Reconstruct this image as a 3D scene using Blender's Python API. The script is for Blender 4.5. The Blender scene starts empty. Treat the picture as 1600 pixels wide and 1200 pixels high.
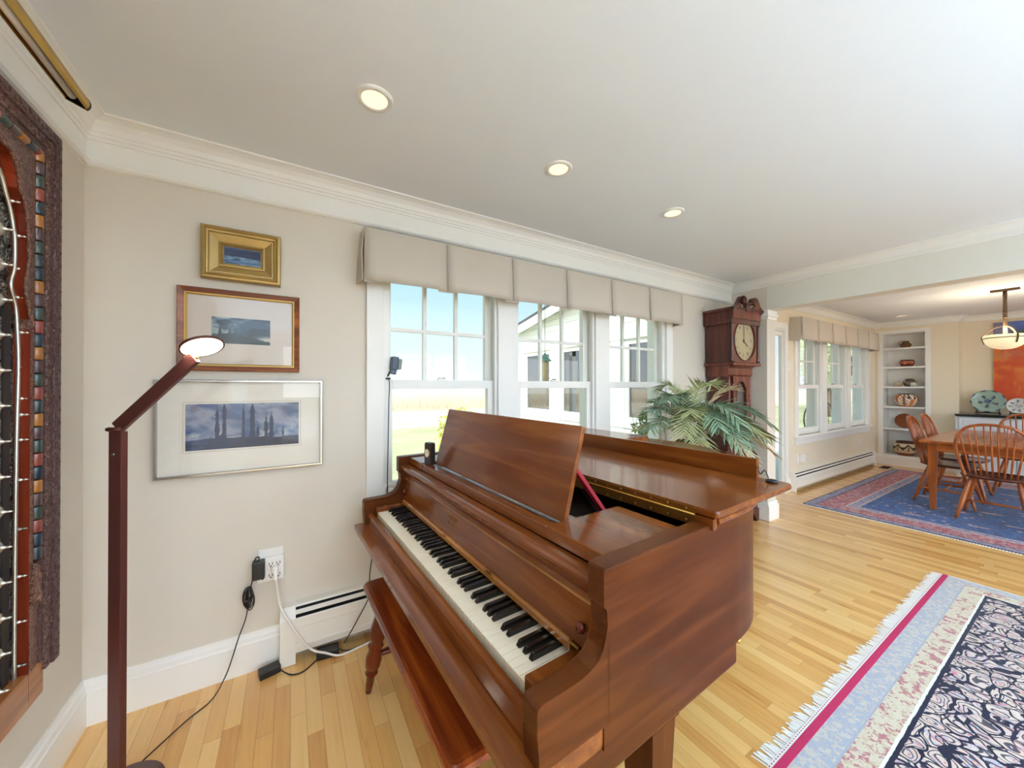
import bpy, bmesh, math, random
from mathutils import Vector, Matrix
random.seed(7)
SC = bpy.context.scene
COL = SC.collection
R = math.radians
PI = math.pi

# ------------------------------------------------------------------ colour and node helpers
def lin(c):
    c = c / 255.0
    return c / 12.92 if c <= 0.04045 else ((c + 0.055) / 1.055) ** 2.4
def S(r, g, b):
    return (lin(r), lin(g), lin(b), 1.0)

class NT:
    """small wrapper around a material node tree"""
    def __init__(self, name):
        self.m = bpy.data.materials.new(name)
        self.m.use_nodes = True
        self.t = self.m.node_tree
        self.t.nodes.clear()
        self.out = self.t.nodes.new('ShaderNodeOutputMaterial')
    def n(self, kind, **kw):
        nd = self.t.nodes.new(kind)
        for k, v in kw.items():
            setattr(nd, k, v)
        return nd
    def link(self, a, b):
        self.t.links.new(a, b)
    def val(self, sock, v):
        if v is None:
            return
        if isinstance(v, (int, float)):
            sock.default_value = v
        elif isinstance(v, (tuple, list)):
            sock.default_value = v
        else:
            self.link(v, sock)
    def math(self, op, a, b=None, clamp=False):
        nd = self.n('ShaderNodeMath', operation=op, use_clamp=clamp)
        self.val(nd.inputs[0], a)
        self.val(nd.inputs[1], b)
        return nd.outputs[0]
    def mix(self, f, a, b, blend='MIX'):
        nd = self.n('ShaderNodeMix', data_type='RGBA', blend_type=blend)
        self.val(nd.inputs[0], f)
        self.val(nd.inputs[6], a)
        self.val(nd.inputs[7], b)
        return nd.outputs[2]
    def coord(self, kind='Object', scale=(1, 1, 1), loc=(0, 0, 0), rot=(0, 0, 0)):
        tc = self.n('ShaderNodeTexCoord')
        mp = self.n('ShaderNodeMapping')
        self.link(tc.outputs[kind], mp.inputs[0])
        mp.inputs['Scale'].default_value = scale
        mp.inputs['Location'].default_value = loc
        mp.inputs['Rotation'].default_value = rot
        return mp.outputs[0]
    def sep(self, v):
        nd = self.n('ShaderNodeSeparateXYZ')
        self.link(v, nd.inputs[0])
        return nd.outputs
    def comb(self, x, y, z):
        nd = self.n('ShaderNodeCombineXYZ')
        for i, v in enumerate((x, y, z)):
            self.val(nd.inputs[i], v)
        return nd.outputs[0]
    def noise(self, v, scale=5, detail=3, rough=0.5, dist=0.0):
        nd = self.n('ShaderNodeTexNoise')
        self.link(v, nd.inputs['Vector'])
        nd.inputs['Scale'].default_value = scale
        nd.inputs['Detail'].default_value = detail
        nd.inputs['Roughness'].default_value = rough
        nd.inputs['Distortion'].default_value = dist
        return nd.outputs['Fac']
    def voro(self, v, scale=5, feature='F1', out='Distance', rnd=1.0):
        nd = self.n('ShaderNodeTexVoronoi', feature=feature)
        self.link(v, nd.inputs['Vector'])
        nd.inputs['Scale'].default_value = scale
        nd.inputs['Randomness'].default_value = rnd
        return nd.outputs[out]
    def white(self, v):
        nd = self.n('ShaderNodeTexWhiteNoise', noise_dimensions='3D')
        self.link(v, nd.inputs['Vector'])
        return nd.outputs['Value']
    def ramp(self, f, stops, interp='LINEAR'):
        nd = self.n('ShaderNodeValToRGB')
        nd.color_ramp.interpolation = interp
        el = nd.color_ramp.elements
        while len(el) < len(stops):
            el.new(0.5)
        for e, (p, c) in zip(el, stops):
            e.position = p
            e.color = c
        self.link(f, nd.inputs[0])
        return nd.outputs[0]
    def bump(self, h, strength=0.3, dist=0.01):
        nd = self.n('ShaderNodeBump')
        nd.inputs['Strength'].default_value = strength
        nd.inputs['Distance'].default_value = dist
        self.link(h, nd.inputs['Height'])
        return nd.outputs[0]
    def bsdf(self, color, rough=0.5, metal=0.0, normal=None, coat=0.0, emit=None, emit_s=0.0, spec=0.5, trans=0.0, sheen=0.0):
        p = self.n('ShaderNodeBsdfPrincipled')
        self.val(p.inputs['Base Color'], color)
        self.val(p.inputs['Roughness'], rough)
        self.val(p.inputs['Metallic'], metal)
        p.inputs['Coat Weight'].default_value = coat
        p.inputs['Coat Roughness'].default_value = 0.09
        p.inputs['Specular IOR Level'].default_value = spec
        if normal is not None:
            self.link(normal, p.inputs['Normal'])
        if emit is not None:
            self.val(p.inputs['Emission Color'], emit)
            p.inputs['Emission Strength'].default_value = emit_s
        if sheen:
            p.inputs['Sheen Weight'].default_value = sheen
        self.link(p.outputs[0], self.out.inputs[0])
        return p

def plain(name, col, rough=0.5, metal=0.0, coat=0.0, bump=0.0, bscale=200, var=0.0, emit=None, emit_s=0.0, spec=0.5):
    t = NT(name)
    v = t.coord()
    c = col
    if var:
        f = t.noise(v, 6, 4)
        c = t.mix(f, tuple(x * (1 - var) for x in col[:3]) + (1,), tuple(min(1, x * (1 + var)) for x in col[:3]) + (1,))
    nrm = t.bump(t.noise(v, bscale, 2), bump, 0.002) if bump else None
    t.bsdf(c, rough, metal, nrm, coat, emit, emit_s, spec)
    return t.m

def wood(name, c1, c2, axis='y', rough=0.28, coat=0.35, grain=1.0, bump=0.015, spec=0.3):
    t = NT(name)
    lo, hi = 1.1, 13.0
    sc = {'x': (lo, hi, hi), 'y': (hi, lo, hi), 'z': (hi, hi, lo)}[axis]
    v = t.coord('Object', sc)
    a = t.noise(v, 1.6 * grain, 3, 0.5, 0.6)
    sc2 = {'x': (6, 160, 160), 'y': (160, 6, 160), 'z': (160, 160, 6)}[axis]
    v2 = t.coord('Object', sc2)
    b = t.noise(v2, 1.0 * grain, 3, 0.6)
    f = t.math('ADD', t.math('MULTIPLY', a, 0.85), t.math('MULTIPLY', b, 0.16))
    dark = tuple(x * 0.80 for x in c1[:3]) + (1,)
    col = t.ramp(f, [(0.25, dark), (0.46, c1), (0.68, c2), (0.9, tuple(min(1, x * 1.08) for x in c2[:3]) + (1,))])
    rg = t.math('ADD', t.math('MULTIPLY', b, 0.12), rough - 0.06)
    t.bsdf(col, rg, 0, t.bump(b, bump, 0.002), coat, spec=spec)
    return t.m

def vcol(name, rough=0.6, coat=0.0, bump=0.0, bscale=120):
    t = NT(name)
    a = t.n('ShaderNodeAttribute', attribute_name='col')
    nrm = t.bump(t.noise(t.coord(), bscale, 3), bump, 0.002) if bump else None
    t.bsdf(a.outputs['Color'], rough, 0, nrm, coat)
    return t.m

def glass_mat(name, tint=(1, 1, 1, 1), refl=1.0):
    t = NT(name)
    tr = t.n('ShaderNodeBsdfTransparent')
    tr.inputs[0].default_value = tint
    gl = t.n('ShaderNodeBsdfGlossy')
    gl.inputs['Roughness'].default_value = 0.01
    lw = t.n('ShaderNodeLayerWeight')
    lw.inputs[0].default_value = 0.5
    f5 = t.math('POWER', lw.outputs['Facing'], 5.0)
    mx = t.n('ShaderNodeMixShader')
    t.link(t.math('MULTIPLY', t.math('ADD', t.math('MULTIPLY', f5, 0.9), 0.035), refl), mx.inputs[0])
    t.link(tr.outputs[0], mx.inputs[1])
    t.link(gl.outputs[0], mx.inputs[2])
    t.link(mx.outputs[0], t.out.inputs[0])
    return t.m

M = {}
M['wall'] = plain('wall_paint', S(217, 207, 193), 0.62, bump=0.05, bscale=350, var=0.015)
M['beam'] = plain('beam_paint', S(228, 225, 216), 0.6, var=0.01)
M['dining_wall'] = plain('dining_wall_paint', S(233, 220, 196), 0.62, bump=0.05, bscale=350, var=0.015)
M['ceiling'] = plain('ceiling_paint', S(238, 243, 249), 0.75, var=0.01)
M['trim'] = plain('trim_paint', S(240, 238, 234), 0.38, var=0.01)
M['heater'] = plain('heater_enamel', S(236, 232, 224), 0.35)
M['black'] = plain('black_plastic', S(22, 20, 20), 0.4)
M['slot'] = plain('slot_black', S(14, 13, 12), 0.8)
M['white_plastic'] = plain('white_plastic', S(238, 234, 230), 0.35)
M['gold'] = plain('gilded_wood', S(178, 148, 90), 0.38, 0.55, bump=0.15, bscale=90, var=0.25)
M['gilt'] = plain('gilt_slip', S(206, 170, 100), 0.35, 0.6, var=0.15)
M['silver_frame'] = plain('silver_metal', S(190, 186, 182), 0.22, 1.0, var=0.12)
M['mat_board'] = plain('mat_board', S(236, 230, 220), 0.85)
M['mat_pink'] = plain('mat_board_rosy', S(214, 200, 188), 0.85)
M['ochre_wood'] = wood('golden_edge_wood', S(150, 92, 36), S(186, 124, 56), 'y', 0.26, 0.6)
M['brass'] = plain('brass', S(196, 158, 80), 0.28, 1.0, var=0.15)
M['old_brass'] = plain('aged_brass', S(168, 124, 58), 0.36, 0.9, var=0.2)
M['steel'] = plain('steel', S(190, 190, 190), 0.25, 1.0)
M['fabric'] = plain('valance_linen', S(197, 186, 172), 0.9, bump=0.25, bscale=500, var=0.05)
M['fabric_dark'] = plain('valance_lining', S(112, 106, 104), 0.9)
M['art'] = vcol('painted_art', 0.55)
M['art_oil'] = vcol('oil_paint', 0.45, bump=0.25)
M['pottery'] = vcol('painted_pottery', 0.5)
M['china'] = vcol('glazed_china', 0.12, 0.5)
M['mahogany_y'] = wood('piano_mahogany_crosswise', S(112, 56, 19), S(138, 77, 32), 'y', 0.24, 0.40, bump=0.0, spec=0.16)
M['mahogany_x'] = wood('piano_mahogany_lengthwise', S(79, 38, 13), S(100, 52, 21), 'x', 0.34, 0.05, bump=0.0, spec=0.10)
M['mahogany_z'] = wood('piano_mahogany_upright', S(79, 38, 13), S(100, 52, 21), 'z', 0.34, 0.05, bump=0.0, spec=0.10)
M['bench_wood'] = wood('bench_wood', S(112, 46, 18), S(160, 78, 28), 'y', 0.24, 0.4)
M['bench_leg'] = wood('bench_leg_wood', S(92, 28, 12), S(130, 48, 22), 'z', 0.24, 0.4)
M['key_white'] = plain('ivory_key', S(242, 229, 204), 0.25, coat=0.3)
M['key_black'] = plain('ebony_key', S(20, 16, 15), 0.25, coat=0.2)
M['plate_iron'] = plain('iron_plate', S(40, 30, 30), 0.45, 0.4, var=0.2)
M['felt_red'] = plain('red_felt', S(150, 20, 38), 0.7)
M['clock_wood'] = wood('clock_mahogany', S(70, 30, 24), S(102, 50, 38), 'z', 0.3, 0.3)
M['clock_light'] = wood('clock_veneer', S(96, 44, 30), S(132, 68, 46), 'z', 0.3, 0.3)
M['cherry_x'] = wood('cherry_lengthwise', S(156, 80, 34), S(196, 114, 56), 'x', 0.28, 0.35)
M['cherry_y'] = wood('cherry_crosswise', S(156, 80, 34), S(196, 114, 56), 'y', 0.28, 0.35)
M['cherry_z'] = wood('cherry_upright', S(146, 72, 30), S(186, 104, 50), 'z', 0.3, 0.3)
M['chair_seat'] = wood('chair_seat_wood', S(86, 40, 22), S(126, 66, 36), 'x', 0.25, 0.4)
M['panel_plain'] = wood('redwood_jamb', S(104, 34, 14), S(140, 52, 22), 'z', 0.3, 0.3)
M['panel_pale'] = wood('pale_sill_wood', S(150, 92, 46), S(190, 126, 68), 'y', 0.4, 0.2)
M['lamp_bronze'] = plain('lamp_bronze', S(96, 52, 46), 0.38, 0.35)
M['granite'] = plain('dark_green_granite', S(30, 40, 40), 0.12, coat=0.4, var=0.4)
M['cabinet'] = plain('cabinet_paint', S(228, 232, 238), 0.4)
M['iron'] = plain('pendant_bronze', S(88, 70, 54), 0.45, 0.6, var=0.2)
M['stand'] = plain('stand_wood', S(38, 24, 20), 0.4)
M['terracotta'] = plain('terracotta', S(150, 84, 56), 0.7, var=0.15)
M['soil'] = plain('potting_soil', S(50, 38, 28), 0.95)
M['glass'] = glass_mat('window_glass', (0.97, 0.99, 0.985, 1), 0.5)
M['art_glass'] = glass_mat('picture_glass', (1, 1, 1, 1), 0.8)
M['vent'] = plain('vent_metal', S(110, 90, 58), 0.4, 0.6)
M['leaf_green'] = plain('palm_leaf_green', S(126, 152, 122), 0.3, var=0.2, coat=0.3)
M['leaf_pale'] = plain('palm_leaf_pale', S(178, 184, 134), 0.35, var=0.2, coat=0.2)
M['leaf_dry'] = plain('palm_leaf_dry', S(204, 184, 148), 0.6, var=0.15)
M['siding'] = plain('white_siding', S(236, 236, 234), 0.6)
M['porch_screen'] = glass_mat('porch_screen', (0.55, 0.55, 0.56, 1), 0.4)
M['shingle'] = plain('roof_shingle', S(84, 84, 88), 0.9, var=0.2)
M['copper_green'] = plain('verdigris_copper', S(120, 168, 156), 0.55, var=0.1)
M['seed'] = plain('bird_seed', S(206, 180, 136), 0.9, var=0.2)
M['bark'] = plain('bark', S(110, 96, 82), 0.9, var=0.2)
M['wire'] = plain('painted_wire', S(50, 62, 62), 0.5)

def lacquer(name, rgb):
    return plain(name, S(*[c * 0.84 for c in rgb]), 0.35, coat=0.3, var=0.3)
LAC = [lacquer('lacquer_red', (150, 66, 52)), lacquer('lacquer_green', (52, 70, 64)), lacquer('lacquer_plum', (84, 56, 62)),
       lacquer('lacquer_ochre', (178, 112, 40)), lacquer('lacquer_blue', (24, 48, 66)), lacquer('lacquer_rust', (140, 60, 44)), lacquer('lacquer_slate', (48, 62, 70))]

def carved(name, c_hi, c_lo, scale, strength=1.0, tint=None):
    t = NT(name)
    v = t.coord('Object', (1, 1, 1))
    w = t.n('ShaderNodeVectorMath', operation='ADD')
    t.link(v, w.inputs[0])
    cc = t.n('ShaderNodeVectorMath', operation='SCALE')
    nn = t.n('ShaderNodeTexNoise')
    t.link(v, nn.inputs['Vector'])
    nn.inputs['Scale'].default_value = scale * 0.7
    nn.inputs['Detail'].default_value = 2
    t.link(nn.outputs['Color'], cc.inputs[0])
    cc.inputs['Scale'].default_value = 1.6 / scale
    t.link(cc.outputs[0], w.inputs[1])
    e = t.voro(w.outputs[0], scale, 'F1')
    rg = t.math('ADD', t.math('MULTIPLY', t.math('SINE', t.math('MULTIPLY', e, 16.0)), 0.35), t.math('SUBTRACT', 0.85, e))
    f = t.math('MULTIPLY', t.math('SUBTRACT', rg, 0.15), 1.3, True)
    n2 = t.noise(v, scale * 0.8, 2)
    hi = t.mix(n2, c_hi, tint or c_hi)
    col = t.mix(f, c_lo, hi)
    t.bsdf(col, 0.42, 0, t.bump(f, strength, 0.006))
    return t.m
M['carved'] = carved('carved_redwood', S(176, 142, 138), S(84, 52, 46), 88, 1.0, S(142, 100, 86))
M['carved_fine'] = carved('finely_carved_redwood', S(150, 112, 112), S(76, 44, 44), 110, 1.0, S(122, 78, 72))
M['carved_light'] = carved('carved_pale_wood', S(172, 130, 110), S(92, 56, 44), 90, 0.8, S(150, 104, 84))
M['silver_work'] = carved('embossed_silver', S(150, 146, 136), S(24, 20, 20), 40)
M['silver'] = plain('dull_silver', S(206, 202, 194), 0.3, 0.85, var=0.15)
M['panel_dark'] = plain('blackened_door', S(34, 24, 22), 0.55, var=0.5)

def floor_material():
    t = NT('oak_strip_floor')
    v = t.coord('Object')
    x, y, z = t.sep(v)
    bw = 0.057
    bx = t.math('DIVIDE', x, bw)
    ix = t.math('FLOOR', bx)
    fx = t.math('FRACT', bx)
    r0 = t.white(t.comb(ix, 0.5, 0.5))
    by = t.math('ADD', t.math('DIVIDE', y, 0.75), t.math('MULTIPLY', r0, 17.3))
    iy = t.math('FLOOR', by)
    fy = t.math('FRACT', by)
    rnd = t.white(t.comb(ix, iy, 1.5))
    gv = t.comb(t.math('ADD', t.math('MULTIPLY', x, 60.0), t.math('MULTIPLY', rnd, 37.0)), t.math('MULTIPLY', y, 3.0), t.math('MULTIPLY', rnd, 11.0))
    g = t.noise(gv, 1.0, 4, 0.6, 0.4)
    f = t.math('ADD', t.math('MULTIPLY', rnd, 0.62), t.math('MULTIPLY', g, 0.42))
    col = t.ramp(f, [(0.12, S(194, 126, 58)), (0.35, S(218, 160, 88)), (0.62, S(230, 178, 106)), (0.9, S(238, 194, 126))])
    ex = t.math('LESS_THAN', t.math('MINIMUM', fx, t.math('SUBTRACT', 1.0, fx)), 0.018)
    ey = t.math('LESS_THAN', fy, 0.003)
    gap = t.math('MAXIMUM', ex, ey)
    col = t.mix(t.math('MULTIPLY', gap, 0.45), col, S(120, 70, 34))
    rg = t.math('ADD', t.math('MULTIPLY', g, 0.1), 0.24)
    t.bsdf(col, rg, 0, t.bump(t.math('SUBTRACT', t.math('MULTIPLY', g, 0.15), gap), 0.08, 0.002), 0.5)
    return t.m
M['floor'] = floor_material()

# ------------------------------------------------------------------ mesh helpers
def wmat(o):
    m = o.matrix_basis.copy()
    while o.parent is not None:
        o = o.parent
        m = o.matrix_basis @ m
    return m

class MB:
    def __init__(self):
        self.bm = bmesh.new()
    def box(self, x0, x1, y0, y1, z0, z1, bev=0.0, mi=0):
        mat = Matrix.Translation(((x0 + x1) / 2, (y0 + y1) / 2, (z0 + z1) / 2)) @ Matrix.Diagonal((abs(x1 - x0), abs(y1 - y0), abs(z1 - z0), 1))
        return self._cube(mat, bev, mi)
    def obb(self, c, size, rot=(0, 0, 0), bev=0.0, mi=0):
        from mathutils import Euler
        mat = Matrix.Translation(c) @ Euler(rot).to_matrix().to_4x4() @ Matrix.Diagonal((size[0], size[1], size[2], 1))
        return self._cube(mat, bev, mi)
    def _cube(self, mat, bev, mi):
        r = bmesh.ops.create_cube(self.bm, size=1.0, matrix=mat)
        vs = r['verts']
        fs = set(f for v in vs for f in v.link_faces)
        for f in fs:
            f.material_index = mi
        if bev > 0:
            es = set(e for v in vs for e in v.link_edges)
            bmesh.ops.bevel(self.bm, geom=list(es), offset=bev, segments=2, profile=0.6, affect='EDGES')
        return self
    def bar(self, p, q, w, d, up=(0, 0, 1), bev=0.0):
        """rectangular bar from p to q, w across, d along 'up' side"""
        p, q = Vector(p), Vector(q)
        ax = (q - p)
        L = ax.length
        ax.normalize()
        u = Vector(up)
        s = ax.cross(u)
        if s.length < 1e-5:
            s = ax.cross(Vector((1, 0, 0)))
        s.normalize()
        u = s.cross(ax)
        mat = Matrix((ax, s, u)).transposed().to_4x4()
        mat = Matrix.Translation((p + q) / 2) @ mat @ Matrix.Diagonal((L, w, d, 1))
        return self._cube(mat, bev, 0)
    def lathe(self, prof, seg=24, c=(0, 0, 0), cap=True, mi=0, rot=None):
        """prof: list of (r, z)"""
        rings = []
        for r, z in prof:
            ring = []
            for i in range(seg):
                a = 2 * PI * i / seg
                v = Vector((r * math.cos(a), r * math.sin(a), z))
                if rot is not None:
                    v = rot @ v
                ring.append(self.bm.verts.new(v + Vector(c)))
            rings.append(ring)
        for a, b in zip(rings[:-1], rings[1:]):
            for i in range(seg):
                j = (i + 1) % seg
                f = self.bm.faces.new((a[i], a[j], b[j], b[i]))
                f.smooth = True
                f.material_index = mi
        if cap:
            f = self.bm.faces.new(list(reversed(rings[0])))
            f.material_index = mi
            f = self.bm.faces.new(rings[-1])
            f.material_index = mi
        return self
    def tube(self, pts, r, seg=8, cap=True, closed=False):
        """round tube along pts; r number or list"""
        pts = [Vector(p) for p in pts]
        n = len(pts)
        rs = r if isinstance(r, (list, tuple)) else [r] * n
        rings = []
        prev = None
        for i, p in enumerate(pts):
            if closed:
                t = pts[(i + 1) % n] - pts[i - 1]
            else:
                t = pts[min(i + 1, n - 1)] - pts[max(i - 1, 0)]
            if t.length < 1e-9:
                t = Vector((0, 0, 1))
            t.normalize()
            if prev is None:
                a = t.cross(Vector((0, 0, 1)))
                if a.length < 1e-3:
                    a = t.cross(Vector((1, 0, 0)))
            else:
                a = prev - t * prev.dot(t)
                if a.length < 1e-6:
                    a = t.cross(Vector((1, 0, 0)))
            a.normalize()
            prev = a
            b = t.cross(a)
            rings.append([self.bm.verts.new(p + (a * math.cos(2 * PI * k / seg) + b * math.sin(2 * PI * k / seg)) * rs[i]) for k in range(seg)])
        m = n if closed else n - 1
        for i in range(m):
            A, B = rings[i], rings[(i + 1) % n]
            for k in range(seg):
                j = (k + 1) % seg
                f = self.bm.faces.new((A[k], A[j], B[j], B[k]))
                f.smooth = True
        if cap and not closed:
            self.bm.faces.new(list(reversed(rings[0])))
            self.bm.faces.new(rings[-1])
        return self
    def prism(self, poly, h0, h1, axis='z', bev=0.0, smooth=False):
        """poly: 2D points; axis z -> (x,y), y -> (x,z), x -> (y,z)"""
        def P(p, h):
            if axis == 'z':
                return (p[0], p[1], h)
            if axis == 'y':
                return (p[0], h, p[1])
            return (h, p[0], p[1])
        A = [self.bm.verts.new(P(p, h0)) for p in poly]
        B = [self.bm.verts.new(P(p, h1)) for p in poly]
        n = len(poly)
        sides = []
        for i in range(n):
            j = (i + 1) % n
            f = self.bm.faces.new((A[i], A[j], B[j], B[i]))
            f.smooth = smooth
            sides.append(f)
        fa = self.bm.faces.new(list(reversed(A)))
        fb = self.bm.faces.new(B)
        if bev > 0:
            es = list(fa.edges) + list(fb.edges)
            bmesh.ops.bevel(self.bm, geom=es, offset=bev, segments=2, profile=0.6, affect='EDGES')
        return self
    def loft(self, loops, closed=True, caps=False, smooth=False):
        """connect equal length vertex loops"""
        L = [[self.bm.verts.new(p) for p in lp] for lp in loops]
        for a, b in zip(L[:-1], L[1:]):
            n = len(a)
            for i in range(n if closed else n - 1):
                j = (i + 1) % n
                f = self.bm.faces.new((a[i], a[j], b[j], b[i]))
                f.smooth = smooth
        if caps:
            self.bm.faces.new(list(reversed(L[0])))
            self.bm.faces.new(L[-1])
        return self
    def frame_y(self, x0, x1, z0, z1, prof):
        """mitred rectangular frame in the XZ plane facing -Y; prof = [(inset, y)]"""
        self.loft([[(x0 + i, y, z0 + i), (x1 - i, y, z0 + i), (x1 - i, y, z1 - i), (x0 + i, y, z1 - i)] for i, y in prof])
        return self
    def sphere(self, c, r, seg=12, sc=(1, 1, 1)):
        res = bmesh.ops.create_uvsphere(self.bm, u_segments=seg, v_segments=max(6, seg // 2 + 2), radius=1.0,
                                        matrix=Matrix.Translation(c) @ Matrix.Diagonal((r * sc[0], r * sc[1], r * sc[2], 1)))
        for v in res['verts']:
            for f in v.link_faces:
                f.smooth = True
        return self
    def profile_run(self, prof, p0, p1, nrm):
        """moulding: prof [(d, h)], from p0 to p1 (xy), nrm = room-side normal (xy)"""
        a = [(p0[0] + nrm[0] * d, p0[1] + nrm[1] * d, h) for d, h in prof]
        b = [(p1[0] + nrm[0] * d, p1[1] + nrm[1] * d, h) for d, h in prof]
        A = [self.bm.verts.new(p) for p in a]
        B = [self.bm.verts.new(p) for p in b]
        n = len(prof)
        for i in range(n):
            j = (i + 1) % n
            self.bm.faces.new((A[i], A[j], B[j], B[i]))
        self.bm.faces.new(list(reversed(A)))
        self.bm.faces.new(B)
        return self
    def grid_y(self, x0, x1, z0, z1, y, nx, nz, fn):
        """flat coloured picture in the XZ plane at y; fn(u, v) -> rgb 0-255"""
        lay = self.bm.verts.layers.float_color.new('col')
        V = []
        for j in range(nz + 1):
            row = []
            for i in range(nx + 1):
                u, w = i / nx, j / nz
                v = self.bm.verts.new((x0 + (x1 - x0) * u, y, z0 + (z1 - z0) * w))
                c = fn(u, w)
                v[lay] = (lin(max(0, min(255, c[0]))), lin(max(0, min(255, c[1]))), lin(max(0, min(255, c[2]))), 1)
                row.append(v)
            V.append(row)
        for j in range(nz):
            for i in range(nx):
                self.bm.faces.new((V[j][i], V[j][i + 1], V[j + 1][i + 1], V[j + 1][i]))
        return self
    def build(self, name, mat, parent=None, world=False, smooth=None, recalc=True):
        if recalc:
            bmesh.ops.recalc_face_normals(self.bm, faces=self.bm.faces)
        me = bpy.data.meshes.new(name)
        if smooth:
            for f in self.bm.faces:
                f.smooth = True
        if world and parent is not None:
            self.bm.transform(wmat(parent).inverted())
        self.bm.to_mesh(me)
        self.bm.free()
        for m in (mat if isinstance(mat, (list, tuple)) else [mat]):
            me.materials.append(m)
        o = bpy.data.objects.new(name, me)
        COL.objects.link(o)
        if parent is not None:
            o.parent = parent
        return o

def tag(o, label=None, cat=None, group=None, kind=None):
    if label: o['label'] = label
    if cat: o['category'] = cat
    if group: o['group'] = group
    if kind: o['kind'] = kind
    return o
def thing(name, label, cat, loc=(0, 0, 0), rz=0.0, group=None):
    o = bpy.data.objects.new(name, None)
    o.empty_display_size = 0.05
    COL.objects.link(o)
    o.location = loc
    o.rotation_euler = (0, 0, rz)
    return tag(o, label, cat, group)
def struct(name, mb, mat, label=None, cat=None):
    o = mb.build(name, mat)
    return tag(o, label or name.replace('_', ' '), cat or name.split('_')[0], kind='structure')
def kids(o):
    return [c for c in bpy.data.objects if c.parent == o]
def dup(o, loc=None, rz=None, label=None, group=None):
    r = o.copy()
    COL.objects.link(r)
    if loc is not None: r.location = loc
    if rz is not None: r.rotation_euler = (0, 0, rz)
    if label: r['label'] = label
    if group: r['group'] = group
    for ch in kids(o):
        c = ch.copy()
        COL.objects.link(c)
        c.parent = r
        for g in kids(ch):
            d = g.copy()
            COL.objects.link(d)
            d.parent = c
    return r
def bez(p0, p1, p2, n=10):
    p0, p1, p2 = Vector(p0), Vector(p1), Vector(p2)
    return [p0 * (1 - t) ** 2 + p1 * 2 * t * (1 - t) + p2 * t * t for t in [i / n for i in range(n + 1)]]
def crom(pts, n=6, closed=False):
    pts = [Vector(p) for p in pts]
    out = []
    m = len(pts)
    for i in range(m if closed else m - 1):
        g = lambda k: pts[k % m] if closed else pts[max(0, min(m - 1, k))]
        a, b, c, d = g(i - 1), g(i), g(i + 1), g(i + 2)
        for k in range(n):
            t = k / n
            out.append(0.5 * ((2 * b) + (c - a) * t + (2 * a - 5 * b + 4 * c - d) * t * t + (3 * b - a - 3 * c + d) * t ** 3))
    if not closed:
        out.append(pts[-1])
    return out
# value noise for painted pictures
def _h(ix, iy, s):
    n = (ix * 374761393 + iy * 668265263 + s * 1442695041) & 0xffffffff
    n = ((n ^ (n >> 13)) * 1274126177) & 0xffffffff
    return ((n ^ (n >> 16)) & 0xffff) / 65535.0
def vn(x, y, s=0):
    ix, iy = math.floor(x), math.floor(y)
    fx, fy = x - ix, y - iy
    fx, fy = fx * fx * (3 - 2 * fx), fy * fy * (3 - 2 * fy)
    a = _h(ix, iy, s) * (1 - fx) + _h(ix + 1, iy, s) * fx
    b = _h(ix, iy + 1, s) * (1 - fx) + _h(ix + 1, iy + 1, s) * fx
    return a * (1 - fy) + b * fy
def fbm(x, y, s=0, o=4):
    t, a, n = 0, 0.5, 0
    for i in range(o):
        t += a * vn(x, y, s + i)
        n += a
        a *= 0.5
        x *= 2.03
        y *= 2.03
    return t / n
def lerp3(a, b, t):
    t = max(0, min(1, t))
    return tuple(a[i] + (b[i] - a[i]) * t for i in range(3))
def sst(a, b, x):
    t = max(0, min(1, (x - a) / (b - a)))
    return t * t * (3 - 2 * t)

# ------------------------------------------------------------------ camera
EYE = 1.36
cam_d = bpy.data.cameras.new('camera')
cam_d.sensor_fit = 'HORIZONTAL'
cam_d.sensor_width = 36
cam_d.lens = 567 / 1600 * 36
cam_d.clip_start = 0.02
cam_d.clip_end = 500
cam = bpy.data.objects.new('camera', cam_d)
COL.objects.link(cam)
cam.location = (0, 0, EYE)
cam.rotation_euler = (R(90.25), 0, R(58.7 - 90))
SC.camera = cam

# ------------------------------------------------------------------ room shell
XW, XB0, XB1, XE, XR = -0.714, 4.10, 4.27, 8.78, 9.06   # west wall, beam wall faces, east wall, recess
YN, YS, H = 2.14, -4.2, 2.44
TW = 0.16
def wall_open(mb, axis, at0, at1, a0, a1, openings, z0=0.0, z1=H + 0.2):
    """wall slab between at0..at1 (thickness), along a0..a1, with (s, e, b, t) openings"""
    def bx(s, e, b, t):
        if e - s > 1e-4 and t - b > 1e-4:
            if axis == 'x':
                mb.box(s, e, at0, at1, b, t)
            else:
                mb.box(at0, at1, s, e, b, t)
    cur = a0
    for s, e, b, t in sorted(openings):
        bx(cur, s, z0, z1)
        bx(s, e, z0, b)
        bx(s, e, t, z1)
        cur = e
    bx(cur, a1, z0, z1)
W1 = (0.445, 2.962, 0.72, 2.07)
W2 = (5.70, 8.36, 0.70, 2.10)
D1 = (4.50, 5.33, 0.0, 2.07)
struct('floor', MB().box(XW - TW, XR + TW, YS - TW, YN + TW, -0.12, 0.0), M['floor'])
struct('ceiling', MB().box(XW - TW, XR + TW, YS - TW, YN + TW, H, H + 0.2), M['ceiling'])
mb = MB()
wall_open(mb, 'x', YN, YN + TW, XW - TW, XB1 + 0.05, [W1], z1=H)
struct('wall_north', mb, M['wall'])
mb = MB()
wall_open(mb, 'x', YN, YN + TW, XB1 + 0.05, XR + TW, [(D1[0], 5.62, 0.0, D1[3]), W2], z1=H)
mb.box(D1[1], 5.62, YN, YN + 0.03, 0, D1[3])
struct('wall_dining', mb, M['dining_wall'])
struct('wall_west', MB().box(XW - TW, XW, YS - TW, YN, 0, H), M['wall'])
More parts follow.
